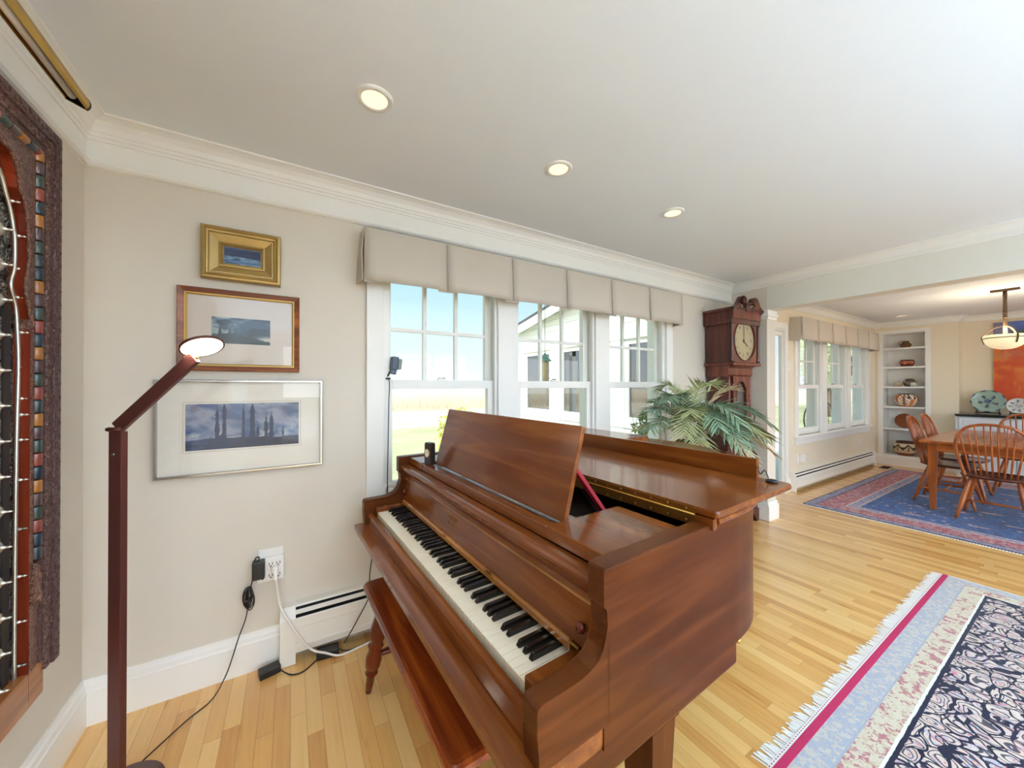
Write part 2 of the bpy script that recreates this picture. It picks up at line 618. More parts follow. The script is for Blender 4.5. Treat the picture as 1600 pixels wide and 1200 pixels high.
SO = [(-0.2, 1.7, 0.25, 2.2), (2.05, 3.95, 0.25, 2.2), (4.7, 6.5, 0.25, 2.2), (6.9, 8.7, 0.25, 2.2)]
mb = MB()
wall_open(mb, 'x', YS - TW, YS, XW, XR + TW, SO, z1=H)
struct('wall_south', mb, M['wall'])
# east wall: bookcase niche, then the buffet recess
BK = (1.537, 2.05)
BKZ = (0.165, 2.25)
mb = MB()
mb.box(XE, XR + TW, BK[1], YN, 0, H)
mb.box(XE, XR + TW, 1.20, BK[0], 0, H)
mb.box(XE, XR + TW, BK[0], BK[1], 0, BKZ[0])
mb.box(XE, XR + TW, BK[0], BK[1], BKZ[1], H)
mb.box(XR, XR + TW, YS, 1.20, 0, H)
mb.box(XR + 0.02, XR + TW, BK[0], BK[1], BKZ[0], BKZ[1])
mb.box(XE, XR, YS, -2.6, 0, H)
struct('wall_east', mb, M['dining_wall'])
# wing wall and beam between the two rooms
struct('wall_wing', MB().box(XB0, XB1, 1.79, YN, 0, H), M['wall'])
struct('trim_6', MB().box(XB0, XB1, YS, 1.79, 2.125, H), M['beam'], 'white painted beam over the opening to the dining room', 'beam')
mb = MB()
mb.box(XB0 - 0.02, XB1 + 0.02, 1.765, YN, 0, 0.15, 0.004)
mb.box(XB0 - 0.012, XB1 + 0.012, 1.775, YN, 0.15, 0.185, 0.006)
mb.box(XB0 - 0.012, XB1 + 0.012, 1.776, 1.84, 2.03, 2.06, 0.006)
mb.box(XB0 - 0.022, XB1 + 0.022, 1.766, 1.84, 2.06, 2.09, 0.006)
mb.box(XB0 - 0.012, XB1 + 0.012, 1.776, 1.84, 2.09, 2.124, 0.004)
struct('trim_7', mb, M['trim'], 'white base and capital of the wing wall', 'trim')

CROWN = [(0, 2.352), (0.012, 2.355), (0.014, 2.366), (0.02, 2.37), (0.021, 2.381), (0.027, 2.385), (0.033, 2.405), (0.048, 2.422), (0.068, 2.431), (0.08, 2.433), (0.082, 2.4399), (0, 2.4399)]
RAIL = [(0, 2.243), (0.016, 2.247), (0.024, 2.256), (0.024, 2.266), (0.014, 2.275), (0.014, 2.28), (0.007, 2.283), (0.007, 2.36), (0, 2.36)]
BASE = [(0, 0), (0.02, 0), (0.02, 0.135), (0.016, 0.14), (0.014, 0.158), (0.008, 0.165), (0.006, 0.18), (0, 0.18)]
mb = MB()
mb.profile_run(CROWN, (XW, YN), (XB0, YN), (0, -1))
mb.profile_run(RAIL, (XW, YN), (XB0, YN), (0, -1))
struct('trim_1', mb, M['trim'], 'white crown and picture rail over the main window', 'trim')
mb = MB()
mb.profile_run(CROWN, (XW, YS), (XW, YN - 0.0), (1, 0))
mb.profile_run(RAIL, (XW, YS), (XW, YN - 0.0), (1, 0))
struct('trim_2', mb, M['trim'], 'white crown and picture rail above the carved panel', 'trim')
struct('trim_3', MB().profile_run(CROWN, (XB0, YS), (XB0, YN), (-1, 0)), M['trim'], 'white crown along the beam', 'trim')
struct('trim_4', MB().profile_run(CROWN, (XB1, YN), (XE, YN), (0, -1)), M['trim'], 'white crown above the dining window', 'trim')
mb = MB()
mb.profile_run(CROWN, (XE, 1.2), (XE, YN), (-1, 0))
mb.profile_run(CROWN, (XR, -2.6), (XR, 1.2), (-1, 0))
mb.profile_run(CROWN, (XE, 1.2), (XR, 1.2), (0, -1))
struct('trim_5', mb, M['trim'], 'white crown along the bookcase wall', 'trim')
mb = MB().profile_run(BASE, (XW, YN), (-0.045, YN), (0, -1))
struct('baseboard_north', mb, M['trim'])
struct('baseboard_west', MB().profile_run(BASE, (XW, YS), (XW, YN), (1, 0)), M['trim'])
mb = MB().profile_run(BASE, (5.42, YN), (5.47, YN), (0, -1))
mb.profile_run(BASE, (XE, 1.2), (XE, YN), (-1, 0))
struct('baseboard_east', mb, M['trim'])

# ------------------------------------------------------------------ windows
def triple_window(name, op, n, casing, label, muntin_rows=1, muntin_cols=2, mull=0.15, meet=1.365):
    x0, x1, b, t = op
    root = thing(name, label, 'window', ((x0 + x1) / 2, YN, b))
    root['kind'] = 'structure'
    k = MB()
    cw = casing
    # casing and sill
    k.box(x0 - cw, x0, YN - 0.022, YN, b - 0.02, t + cw, 0.004)
    k.box(x1, x1 + cw, YN - 0.022, YN, b - 0.02, t + cw, 0.004)
    k.box(x0, x1, YN - 0.022, YN, t, t + cw, 0.004)
    k.build('window_casing', M['trim'], root, True)
    k = MB()
    k.box(x0 - cw - 0.02, x1 + cw + 0.02, YN - 0.055, YN + 0.03, b - 0.035, b, 0.006)
    k.box(x0 - cw + 0.005, x1 + cw - 0.005, YN - 0.02, YN, b - 0.12, b - 0.035, 0.004)
    k.build('window_sill', M['trim'], root, True)
    k = MB()
    for s in (x0, x1 - 0.02):
        k.box(s, s + 0.02, YN, YN + TW + 0.02, b, t)
    k.box(x0, x1, YN, YN + TW + 0.02, t - 0.02, t)
    k.box(x0, x1, YN + 0.03, YN + TW + 0.03, b - 0.03, b + 0.012)
    W = (x1 - x0 - (n - 1) * mull) / n
    for i in range(n - 1):
        m0 = x0 + (i + 1) * W + i * mull
        k.box(m0, m0 + mull, YN - 0.02, YN + TW + 0.02, b, t, 0.003)
        k.box(m0 - 0.018, m0, YN + 0.0, YN + 0.022, b, t)
        k.box(m0 + mull, m0 + mull + 0.018, YN + 0.0, YN + 0.022, b, t)
    k.box(x0 + 0.001, x0 + 0.035, YN + 0.001, YN + 0.022, b, t)
    k.box(x1 - 0.035, x1 - 0.001, YN + 0.001, YN + 0.022, b, t)
    k.build('window_jamb', M['trim'], root, True)
    for i in range(n):
        a = x0 + i * (W + mull) + 0.012
        c = a + W - 0.024
        st = 0.045
        # upper sash (outer track), lower sash (inner track)
        for up in (True, False):
            ya, yb = (YN + 0.068, YN + 0.103) if up else (YN + 0.026, YN + 0.061)
            zb, zt = (meet - 0.02, t - 0.02) if up else (b + 0.012, meet + 0.028)
            k = MB()
            bt = 0.04 if up else 0.07
            tp = 0.045 if up else 0.052
            k.box(a, a + st, ya, yb, zb, zt, 0.003)
            k.box(c - st, c, ya, yb, zb, zt, 0.003)
            k.box(a + st, c - st, ya, yb, zb, zb + bt, 0.003)
            k.box(a + st, c - st, ya, yb, zt - tp, zt, 0.003)
            if up:
                gx0, gx1, gz0, gz1 = a + st, c - st, zb + bt, zt - tp
                for q in range(muntin_cols):
                    xm = gx0 + (gx1 - gx0) * (q + 1) / (muntin_cols + 1)
                    k.box(xm - 0.011, xm + 0.011, ya + 0.004, yb - 0.004, gz0, gz1)
                for q in range(muntin_rows):
                    zm = gz0 + (gz1 - gz0) * (q + 1) / (muntin_rows + 1)
                    k.box(gx0, gx1, ya + 0.006, yb - 0.006, zm - 0.011, zm + 0.011)
            sash = k.build('upper_sash' if up else 'lower_sash', M['trim'], root, True)
            g = MB()
            g.box(a + st - 0.005, c - st + 0.005, (ya + yb) / 2 - 0.002, (ya + yb) / 2 + 0.002, zb + bt - 0.005, zt - tp + 0.005)
            g.build('pane', M['glass'], sash, True)
            if not up:
                l = MB()
                xm = (a + c) / 2
                l.box(xm - 0.03, xm + 0.03, ya + 0.004, yb, zt, zt + 0.008, 0.002)
                l.obb((xm - 0.008, ya + 0.012, zt + 0.012), (0.05, 0.01, 0.008), (0, R(8), R(14)), 0.002)
                l.lathe([(0.009, zt + 0.006), (0.009, zt + 0.016), (0.004, zt + 0.019)], 10, (xm + 0.008, ya + 0.016, 0))
                l.build('sash_lock', M['steel'], sash, True)
    return root
triple_window('window_1', W1, 3, 0.092, 'triple white sash window behind the piano')
triple_window('window_2', W2, 3, 0.092, 'triple white sash window in the dining room', meet=1.345)
# glazed door beside the opening
root = thing('door_1', 'tall white glazed door past the wing wall', 'door', ((D1[0] + D1[1]) / 2, YN, 0))
root['kind'] = 'structure'
k = MB()
k.box(D1[0] - 0.08, D1[0], YN - 0.02, YN, 0, D1[3] + 0.08, 0.003)
k.box(D1[1], D1[1] + 0.08, YN - 0.02, YN, 0, D1[3] + 0.08, 0.003)
k.box(D1[0], D1[1], YN - 0.02, YN, D1[3], D1[3] + 0.08, 0.003)
k.box(D1[0], D1[0] + 0.02, YN, YN + TW, 0, D1[3])
k.box(D1[1] - 0.008, D1[1], YN + 0.001, YN + 0.03, 0, D1[3])
k.box(D1[0], D1[1], YN, YN + TW, D1[3] - 0.02, D1[3])
k.build('door_casing', M['trim'], root, True)
k = MB()
a, c = D1[0] + 0.022, D1[1] - 0.009
k.box(a, a + 0.06, YN + 0.004, YN + 0.044, 0.005, 2.045, 0.003)
k.box(c - 0.025, c, YN + 0.004, YN + 0.044, 0.005, 2.045, 0.003)
k.box(a + 0.06, c - 0.025, YN + 0.004, YN + 0.044, 0.005, 0.11, 0.003)
k.box(a + 0.06, c - 0.025, YN + 0.004, YN + 0.044, 1.99, 2.045, 0.003)
leaf = k.build('door_leaf', M['trim'], root, True)
MB().box(a + 0.055, c - 0.02, YN + 0.018, YN + 0.022, 0.105, 1.995).build('pane', M['glass'], leaf, True)
# plain windows of the unseen south wall, where the daylight comes in
for i, (s, e, b, t) in enumerate(SO):
    k = MB()
    for xx in (s, (s + e) / 2 - 0.03, e - 0.06):
        k.box(xx, xx + 0.06, YS - 0.1, YS - 0.04, b, t)
    for zz in (b, t - 0.06):
        k.box(s, e, YS - 0.1, YS - 0.04, zz, zz + 0.06)
    struct('window_%d' % (i + 3), k, M['trim'])

# ------------------------------------------------------------------ valances
def valance(name, x0, x1, zt, zb, depth, n, label):
    root = thing(name, label, 'valance', ((x0 + x1) / 2, YN - 0.002, zb))
    yf = YN - depth
    w = (x1 - x0) / n
    k = MB()
    # face with inverted pleats: each panel swells out a little to the hem
    for i in range(n):
        a, b = x0 + i * w, x0 + (i + 1) * w
        g0, g1 = (0.001, 0.007)
        nx, nz = 8, 6
        V = []
        for lay in (0, 1):
            G = []
            for j in range(nz + 1):
                f = j / nz
                row = []
                for q in range(nx + 1):
                    u = q / nx
                    gap = g0 + (g1 - g0) * f
                    X = a + gap + (b - a - 2 * gap) * u
                    Y = yf - 0.012 * f - 0.003 * f * math.sin(PI * u) + (0.004 if lay else 0)
                    Z = zt + (zb - zt) * f - 0.0015 * f * math.sin(PI * u * 2 + i)
                    row.append(k.bm.verts.new((X, Y, Z)))
                G.append(row)
            V.append(G)
        for lay in (0, 1):
            G = V[lay]
            for j in range(nz):
                for q in range(nx):
                    fc = k.bm.faces.new((G[j][q], G[j][q + 1], G[j + 1][q + 1], G[j + 1][q]))
                    fc.smooth = True
        for j in range(nz):
            for q in (0, nx):
                k.bm.faces.new((V[0][j][q], V[0][j + 1][q], V[1][j + 1][q], V[1][j][q]))
        for q in range(nx):
            k.bm.faces.new((V[0][nz][q], V[0][nz][q + 1], V[1][nz][q + 1], V[1][nz][q]))
    k.build('pleated_face', M['fabric'], root, True)
    for i in range(0, n + 1):
        k = MB()
        xx = x0 + i * w
        hw = 0.05
        xa, xb = max(x0, xx - hw), min(x1, xx + hw)
        k.loft([[(xa, yf + 0.006, zt), (xb, yf + 0.006, zt), (xb, yf + 0.009, zt), (xa, yf + 0.009, zt)],
                [(xa, yf - 0.003, zb - 0.009), (xb, yf - 0.003, zb - 0.009), (xb, yf + 0.0, zb - 0.009), (xa, yf + 0.0, zb - 0.009)]], caps=True)
        k.build('pleat_lining', M['fabric'], root, True)
    for side, xs in ((0, x0), (1, x1)):
        k = MB()
        dx = -0.004 if side == 0 else 0.004
        fl = -0.014 if side == 0 else 0.014
        k.loft([[(xs, yf + 0.006, zt), (xs, YN - 0.003, zt), (xs + dx, YN - 0.003, zt), (xs + dx, yf + 0.006, zt)],
                [(xs + fl * 0.6, yf + 0.006, (zt + zb) / 2), (xs + fl, YN - 0.003, (zt + zb) / 2), (xs + fl + dx, YN - 0.003, (zt + zb) / 2), (xs + fl * 0.6 + dx, yf + 0.006, (zt + zb) / 2)],
                [(xs + fl * 0.3, yf + 0.006, zb), (xs + fl * 1.5, YN - 0.003, zb), (xs + fl * 1.5 + dx, YN - 0.003, zb), (xs + fl * 0.3 + dx, yf + 0.006, zb)]], caps=True)
        k.build('side_return', M['fabric'], root, True)
    MB().box(x0 + 0.002, x1 - 0.002, yf + 0.004, YN - 0.003, zt - 0.02, zt - 0.001).build('mounting_board', M['fabric_dark'], root, True)
    return root
valance('window_valance', 0.325, 3.055, 2.192, 1.915, 0.115, 6, 'long grey-beige pleated valance over the window behind the piano')
valance('window_valance', 5.50, 8.45, 2.235, 1.945, 0.13, 6, 'tan pleated valance over the dining room window')

# ------------------------------------------------------------------ carved wooden arch panel on the west wall
PX = XW + 0.002
def panel():
    yc = 1.20
    root = thing('carved_arch_panel', 'carved dark redwood arched panel with coloured inlay band, hung on the left wall', 'carved panel', (XW, yc, 0.40))
    # all pieces are mirrored about yc; s = +1 is the half the photo shows
    def U(y, s): return yc + s * (y - yc)
    top = 2.175
    k = MB()   # back board
    k.box(PX, PX + 0.012, U(1.78, -1), 1.78, 0.44, 2.15)
    k.build('back_board', M['panel_dark'], root, True)
    def band(name, y0, y1, xf, xb, z0, ztop, mat, bev=0.004, round_=0.0):
        k = MB()
        w = y1 - y0
        for s in (1, -1):
            a, b = sorted((U(y0, s), U(y1, s)))
            k.box(xb, xf, a, b, z0, ztop, bev)
        k.box(xb, xf, U(y0, -1) , y0, ztop - w, ztop, bev)
        return k.build(name, mat, root, True)
    # outer carved moulding in two rows, coved outwards
    band('outer_moulding', 1.765, 1.803, XW + 0.064, PX, 0.47, top, M['carved_fine'], 0.006)
    band('outer_moulding', 1.735, 1.766, XW + 0.058, PX, 0.47, top - 0.037, M['carved'], 0.005)
    band('inner_moulding', 1.721, 1.736, XW + 0.052, PX, 0.50, top - 0.068, M['carved_fine'], 0.003)
    band('inner_moulding', 1.668, 1.690, XW + 0.05, PX, 0.50, top - 0.113, M['carved_light'], 0.003)
    # rows of small carved leaves on the outer mouldings
    for (yy0, xf, zz1, r_, st, asp) in ((1.784, XW + 0.063, top - 0.019, 0.0105, 0.0215, 0.8), (1.750, XW + 0.0575, top - 0.053, 0.0095, 0.0195, 0.9)):
        k = MB()
        z = 0.485
        q = 0
        while z < zz1:
            for s in (1, -1):
                k.sphere((xf, U(yy0 + (0.004 if q % 2 else -0.004), s), z), r_, 7, (0.42, asp, 1.0))
            z += st
            q += 1
        y = U(yy0, -1)
        while y < yy0:
            k.sphere((xf, y, zz1 + (0.004 if q % 2 else -0.004)), r_, 7, (0.42, 1.0, asp))
            y += st
            q += 1
        k.build('leaf_carving', M['carved_fine'], root, True)
    # coloured band of lacquered segments (rounded rod pieces)
    ybd = 1.7055
    zb = 0.83
    zt = top - 0.0985
    segl = 0.0405
    i = 0
    z = zb
    while z < zt - 0.02:
        e = min(z + segl, zt)
        for s in (1, -1):
            kk = MB().lathe([(0.0135, z + 0.0015), (0.0145, z + 0.004), (0.0145, e - 0.004), (0.0135, e - 0.0015)], 12, (XW + 0.046, U(ybd, s), 0))
            kk.build('lacquer_segment', LAC[[3, 4, 0, 1, 2][i % 5] if i % 11 else 6], root, True)
        z = e
        i += 1
    yy = U(ybd, -1) + 0.016
    rot = Matrix.Rotation(R(90), 3, 'X')
    j = 0
    while yy < ybd - 0.02:
        e = min(yy + segl, ybd - 0.0)
        kk = MB().lathe([(0.0135, -yy - 0.0015), (0.0145, -yy - 0.004), (0.0145, -e + 0.004), (0.0135, -e + 0.0015)], 12, (XW + 0.046, 0, zt), rot=rot)
        kk.build('lacquer_segment', LAC[[1, 2, 3, 4, 0][j % 5]], root, True)
        yy = e
        j += 1
    # lower carved panels below the lacquer band, with a little figure bracket
    for s in (1, -1):
        a, b = sorted((U(1.690, s), U(1.735, s)))
        MB().box(PX, XW + 0.047, a, b, 0.50, 0.82, 0.003).build('lower_carving', M['carved_light'], root, True)
        k = MB()
        yq = U(1.685, s)
        k.lathe([(0.004, 0.70), (0.012, 0.705), (0.014, 0.72), (0.009, 0.745), (0.012, 0.765), (0.013, 0.785), (0.007, 0.797), (0.010, 0.806), (0.006, 0.818), (0.001, 0.822)], 10, (XW + 0.056, yq, 0))
        k.build('bracket_figure', M['carved_light'], root, True)
    # cusped arch board
    prof = [(1.668, 1.52), (1.672, 1.545), (1.650, 1.60), (1.636, 1.649), (1.648, 1.70), (1.656, 1.735), (1.651, 1.80), (1.645, 1.86), (1.628, 1.90), (1.610, 1.922), (1.604, 1.957), (1.582, 2.0), (1.555, 2.012), (1.527, 2.014), (1.50, 2.03), (1.44, 2.045), (1.36, 2.045), (1.33, 2.035), (1.30, 2.048), (1.24, 2.056), (1.20, 2.057)]
    zspr = top - 0.112
    k = MB()
    dp = [Vector((y, z)) for y, z in prof]
    for s in (1, -1):
        inner = [(U(p.x, s), p.y) for p in dp]
        outer = []
        for p in dp:
            if p.y < 1.96 and p.x > 1.56:
                outer.append((U(1.674, s), max(p.y, 1.52)))
            elif p.x > 1.57:
                outer.append((U(1.674, s), zspr))
            else:
                outer.append((U(p.x + 0.02 * (p.x - 1.2), s), zspr))
        k.loft([[(XW + 0.050, a[0], a[1]) for a in inner], [(XW + 0.050, q[0], q[1]) for q in outer]], closed=False)
    k.build('arch_spandrel', M['carved'], root, True, recalc=True)
    for s in (1, -1):
        pts = [(XW + 0.052, U(p.x, s), p.y) for p in dp]
        MB().tube(pts, 0.0045, 6).build('arch_lip', M['carved_light'], root, True)
    # smooth red reveal inside the arch
    k = MB()
    for s in (1, -1):
        path = [(1.6665, 0.42), (1.6665, 1.0)] + [(p.x if i else 1.6665, p.y) for i, p in enumerate(dp)]
        k.loft([[(XW + 0.0505, U(y, s), z) for y, z in path], [(XW + 0.030, U(y + 0.001, s), z + 0.001) for y, z in path], [(XW + 0.012, U(y + 0.001, s), z + 0.001) for y, z in path]], closed=False)
        a, q = sorted((U(1.6695, s), U(1.735, s)))
        k.box(PX, XW + 0.046, a, q, 0.42, 0.50)
    k.build('arch_reveal', M['panel_plain'], root, True)
    # double door leaf: dark wood, silver work, bosses with spikes
    MB().box(XW + 0.012, XW + 0.018, U(1.668, -1), 1.668, 0.45, 2.03).build('door_leaf', M['silver_work'], root, True)
    for s in (1, -1):
        a, b = sorted((U(1.615, s), U(1.645, s)))
        MB().box(XW + 0.0175, XW + 0.022, a, b, 0.45, 1.60).build('door_stile', M['panel_dark'], root, True)
    edge = [(1.657, 0.45), (1.658, 0.8), (1.662, 1.2), (1.667, 1.36), (1.668, 1.44), (1.660, 1.55), (1.652, 1.60), (1.632, 1.65), (1.648, 1.70), (1.649, 1.78), (1.641, 1.82), (1.630, 1.86), (1.610, 1.90), (1.58, 1.955), (1.53, 1.975)]
    ed = [(XW + 0.027, y, z) for y, z in edge]
    for s in (1, -1):
        pts = [(p[0], U(p[1], s), p[2]) for p in crom(ed, 3)]
        e = MB().tube([tuple(p) for p in pts], 0.005, 6).build('silver_edging', M['silver'], root, True)
        for z in [0.5 + 0.0925 * q for q in range(16)]:
            kk = MB()
            # small spiked studs along the edging
            best = min(pts, key=lambda p: abs(p[2] - z))
            rt = Matrix.Rotation(R(90), 3, 'Y')
            kk.lathe([(0.006, 0.0), (0.005, 0.004), (0.0025, 0.007), (0.0035, 0.010), (0.0035, 0.013), (0.001, 0.018)], 8, (best[0] + 0.004, best[1] + s * 0.004, best[2]), rot=rt)
            kk.build('edging_stud', M['silver'], e, True)
        for z in [0.52 + 0.098 * q for q in range(14)]:
            for y in (1.584, 1.49, 1.40, 1.30):
                if s < 0 and y == 1.25 and False:
                    continue
                rt = Matrix.Rotation(R(90), 3, 'Y')
                b = MB().lathe([(0.021, 0.0), (0.020, 0.006), (0.015, 0.011), (0.009, 0.014), (0.006, 0.015), (0.0055, 0.019), (0.003, 0.021), (0.0038, 0.026), (0.003, 0.030), (0.001, 0.034)], 12,
                               (XW + 0.0178, U(y, s) + (0.004 if int(z * 100) % 2 else -0.004), z), rot=rt)
                b.build('boss', M['silver'], root, True)
    # pale base rail
    k = MB()
    k.box(PX, XW + 0.05, U(1.745, -1), 1.745, 0.40, 0.505, 0.004)
    k.build('base_rail', M['panel_pale'], root, True)
panel()

# brass picture light above the panel
root = thing('picture_light', 'brass picture light reaching out above the carved arch panel', 'picture light', (XW, 1.2, 2.215))
k = MB()
rt = Matrix.Rotation(R(-90), 3, 'X')
pr = []
for i in range(13):
    a = -0.25 * PI + 1.25 * PI * i / 12
    pr.append((0.024 * math.cos(a), 0.024 * math.sin(a)))
po = pr + [(p[0] * 0.86, p[1] * 0.86) for p in reversed(pr)]
k.prism([(XW + 0.200 + p[0], 2.158 + p[1]) for p in po], 0.92, 1.50, 'y')
k.build('shade', M['brass'], root, True)
k = MB()
k.prism([(XW + 0.200 + 0.025 * math.cos(-0.25 * PI + 1.25 * PI * i / 12), 2.158 + 0.025 * math.sin(-0.25 * PI + 1.25 * PI * i / 12)) for i in range(13)], 1.50, 1.506, 'y')
k.build('end_cap', M['black'], root, True)
MB().tube([(XW + 0.004, 1.2, 2.215), (XW + 0.05, 1.2, 2.25), (XW + 0.15, 1.2, 2.25), (XW + 0.19, 1.2, 2.185)], 0.006, 8).build('arm', M['brass'], root, True)
MB().box(XW + 0.001, XW + 0.012, 1.15, 1.25, 2.19, 2.24, 0.003).build('wall_plate', M['brass'], root, True)
MB().tube([(XW + 0.200, 0.95, 2.153), (XW + 0.200, 1.47, 2.153)], 0.009, 10).build('tube_bulb', M['white_plastic'], root, True)

# ------------------------------------------------------------------ framed pictures on the north wall
YP = YN - 0.001
def pic_sea(u, v):
    n = fbm(u * 6, v * 14, 3)
    edge = 0.42 + 0.05 * math.sin(u * 3 + 0.4) + 0.03 * (fbm(u * 8, 1, 9) - .5)
    if v > edge:
        c = lerp3((52, 66, 104), (38, 48, 74), n)
        c = lerp3(c, (84, 104, 148), sst(0.82, 1.0, v) * n * 1.3)
    else:
        c = lerp3((58, 86, 122), (120, 150, 182), sst(.25, .75, n))
        c = lerp3(c, (150, 172, 196), sst(0.06, 0.0, abs(v - edge)) * 0.7)
    return c
def pic_mill(u, v):
    n = fbm(u * 5, v * 6, 21)
    c = lerp3((150, 166, 172), (6, 22, 48), sst(.33, .60, n * 0.6 + u * 0.34 + 0.06))
    c = lerp3(c, (190, 186, 172), sst(.42, .22, v) * sst(.55, .95, u))
    hill = 0.30 + 0.10 * math.sin(u * 4.2 + 0.3) - 0.24 * max(0, u - 0.62)
    hill += 0.06 * (fbm(u * 22, 3, 5) - 0.5)
    if v < hill:
        m = fbm(u * 30, v * 18, 7)
        c = lerp3((8, 12, 22), (46, 54, 58), m * m * 1.4)
    for cx, cz, s in ((0.135, 0.52, 1.0), (0.30, 0.50, 0.72), (0.41, 0.47, 0.55)):
        hw = (0.044 - 0.034 * (v - (cz - 0.26 * s)) / (0.36 * s)) * s
        if cz - 0.30 * s < v < cz + 0.08 * s and abs(u - cx) < max(0.018 * s, hw):
            c = (18, 26, 52)
        du, dv = (u - cx) * 2.05, v - cz - 0.06 * s
        for a in (0.35 + s, 0.35 + s + PI / 2):
            p = abs(du * math.sin(a) - dv * math.cos(a))
            q = abs(du * math.cos(a) + dv * math.sin(a))
            if p < 0.010 * s + 0.004 and q < 0.24 * s:
                c = (24, 32, 52)
    return c
def pic_poplar(u, v):
    n = fbm(u * 7 + v * 2, v * 5, 41)
    m = fbm(u * 14, v * 9, 47)
    c = lerp3((74, 96, 136), (150, 156, 176), sst(.3, .72, n))
    c = lerp3(c, (112, 102, 122), 0.55 * sst(.45, .7, m) * sst(.3, 1, v))
    c = lerp3(c, (196, 200, 196), sst(.55, .75, m) * sst(.62, .2, v) * 0.8)
    g = 0.20 + 0.05 * (fbm(u * 9, 2, 3) - .5) + 0.02 * math.sin(u * 5)
    if v < g + 0.02:
        c = lerp3((36, 38, 58), (66, 92, 128), fbm(u * 12, v * 20, 55) * sst(0.9, .1, u))
    for cx, h, w in ((0.255, .98, .020), (0.315, 1.05, .022), (0.48, 1.0, .018), (0.56, 1.05, .027), (0.61, .58, .012), (0.685, .78, .019), (0.735, .80, .022), (0.845, .52, .012), (0.20, .30, .05), (0.30, .40, .06)):
        ww = w * (0.35 + 0.9 * fbm(v * 9 + cx * 40, cx * 13, 61)) * sst(h, h - 0.25, v)
        if v < h and abs(u - cx) < ww:
            c = lerp3((28, 38, 66), (52, 66, 96), fbm(u * 40, v * 30, 71))
    return c
def framed(name, label, x0, x1, z0, z1, prof, fmat, img, fn, res, matb=None, slip=None, glass=True, border=None):
    root = thing(name, label, 'framed picture', ((x0 + x1) / 2, YN, z0))
    k = MB()
    k.frame_y(x0, x1, z0, z1, prof)
    k.build('frame', fmat, root, True)
    ins = prof[-1][0]
    if matb:
        MB().box(x0 + ins - 0.006, x1 - ins + 0.006, YP - 0.008, YP - 0.004, z0 + ins - 0.006, z1 - ins + 0.006).build('mat_board', matb, root, True)
    if slip:
        k = MB().frame_y(x0 + ins - 0.004, x1 - ins + 0.004, z0 + ins - 0.004, z1 - ins + 0.004, [(0, YP - 0.003), (0, YP - 0.019), (0.006, YP - 0.019), (0.013, YP - 0.012), (0.013, YP - 0.003)])
        k.build('slip', slip, root, True)
    if border:
        b = border
        k = MB().frame_y(img[0] - b[0], img[1] + b[0], img[2] - b[0], img[3] + b[0], [(0, YP - 0.0085), (0, YP - 0.0095), (0.003, YP - 0.0095), (0.003, YP - 0.0085)])
        k.build('bevel_cut', b[1], root, True)
    k = MB().grid_y(img[0], img[1], img[2], img[3], YP - 0.0095 if matb else YP - 0.012, res[0], res[1], fn)
    k.build('painting' if not matb else 'print', M['art_oil'] if not matb else M['art'], root, True, recalc=False)
    if glass:
        MB().box(x0 + ins - 0.003, x1 - ins + 0.003, YP - 0.0135, YP - 0.012, z0 + ins - 0.003, z1 - ins + 0.003).build('glass', M['art_glass'], root, True)
    return root
framed('framed_seascape', 'small dark seascape in a deep gilt frame, topmost of the three pictures', -0.350, -0.046, 1.846, 2.088,
       [(0, YP), (0, YP - 0.032), (0.004, YP - 0.040), (0.012, YP - 0.042), (0.018, YP - 0.036), (0.022, YP - 0.040), (0.028, YP - 0.038), (0.031, YP - 0.030), (0.036, YP - 0.030),
        (0.064, YP - 0.018), (0.066, YP - 0.023), (0.071, YP - 0.024), (0.074, YP - 0.018), (0.077, YP - 0.020), (0.080, YP - 0.012), (0.0835, YP - 0.012), (0.0835, YP - 0.006)],
       M['gold'], (-0.268, -0.128, 1.928, 2.006), pic_sea, (90, 50), glass=False)
W_FR = wood('walnut_frame', S(116, 58, 24), S(170, 98, 50), 'x', 0.34, 0.1)
framed('framed_windmill_print', 'windmill landscape print in a wooden frame with a wide pale mat, behind the lamp head', -0.430, 0.034, 1.427, 1.802,
       [(0, YP), (0, YP - 0.022), (0.003, YP - 0.026), (0.022, YP - 0.022), (0.024, YP - 0.018), (0.024, YP - 0.003)],
       W_FR, (-0.312, -0.089, 1.556, 1.677), pic_mill, (160, 84), M['mat_pink'], M['gilt'])
framed('framed_poplar_print', 'blue landscape with tall poplars in a thin silver frame, lowest of the three pictures', -0.5036, 0.1378, 0.953, 1.386,
       [(0, YP), (0, YP - 0.024), (0.002, YP - 0.026), (0.009, YP - 0.026), (0.011, YP - 0.022), (0.011, YP - 0.003)],
       M['silver_frame'], (-0.4015, 0.032, 1.068, 1.276), pic_poplar, (200, 96), M['mat_board'], None, border=(0.010, M['mat_pink']))
# pencilled caption strokes under the windmill print
# ------------------------------------------------------------------ outlet, adapters and cords
root = thing('wall_outlet_tap', 'white six-way outlet tap on the wall below the pictures', 'outlet', (-0.084, YN, 0.42))
MB().box(-0.135, -0.03, YN - 0.007, YN, 0.425, 0.565, 0.003).build('wall_plate', M['white_plastic'], root, True)
MB().box(-0.138, -0.028, YN - 0.035, YN - 0.006, 0.415, 0.53, 0.008).build('tap_body', M['white_plastic'], root, True)
k = MB()
for xx in (-0.115, -0.083, -0.052):
    for zz in (0.50, 0.445):
        k.box(xx - 0.008, xx - 0.005, YN - 0.0358, YN - 0.03, zz - 0.006, zz + 0.006)
        k.box(xx + 0.005, xx + 0.008, YN - 0.0358, YN - 0.03, zz - 0.006, zz + 0.006)
        k.lathe([(0.0035, 0), (0.0035, 0.003)], 8, (xx, YN - 0.0358, zz - 0.011), rot=Matrix.Rotation(R(-90), 3, 'X'))
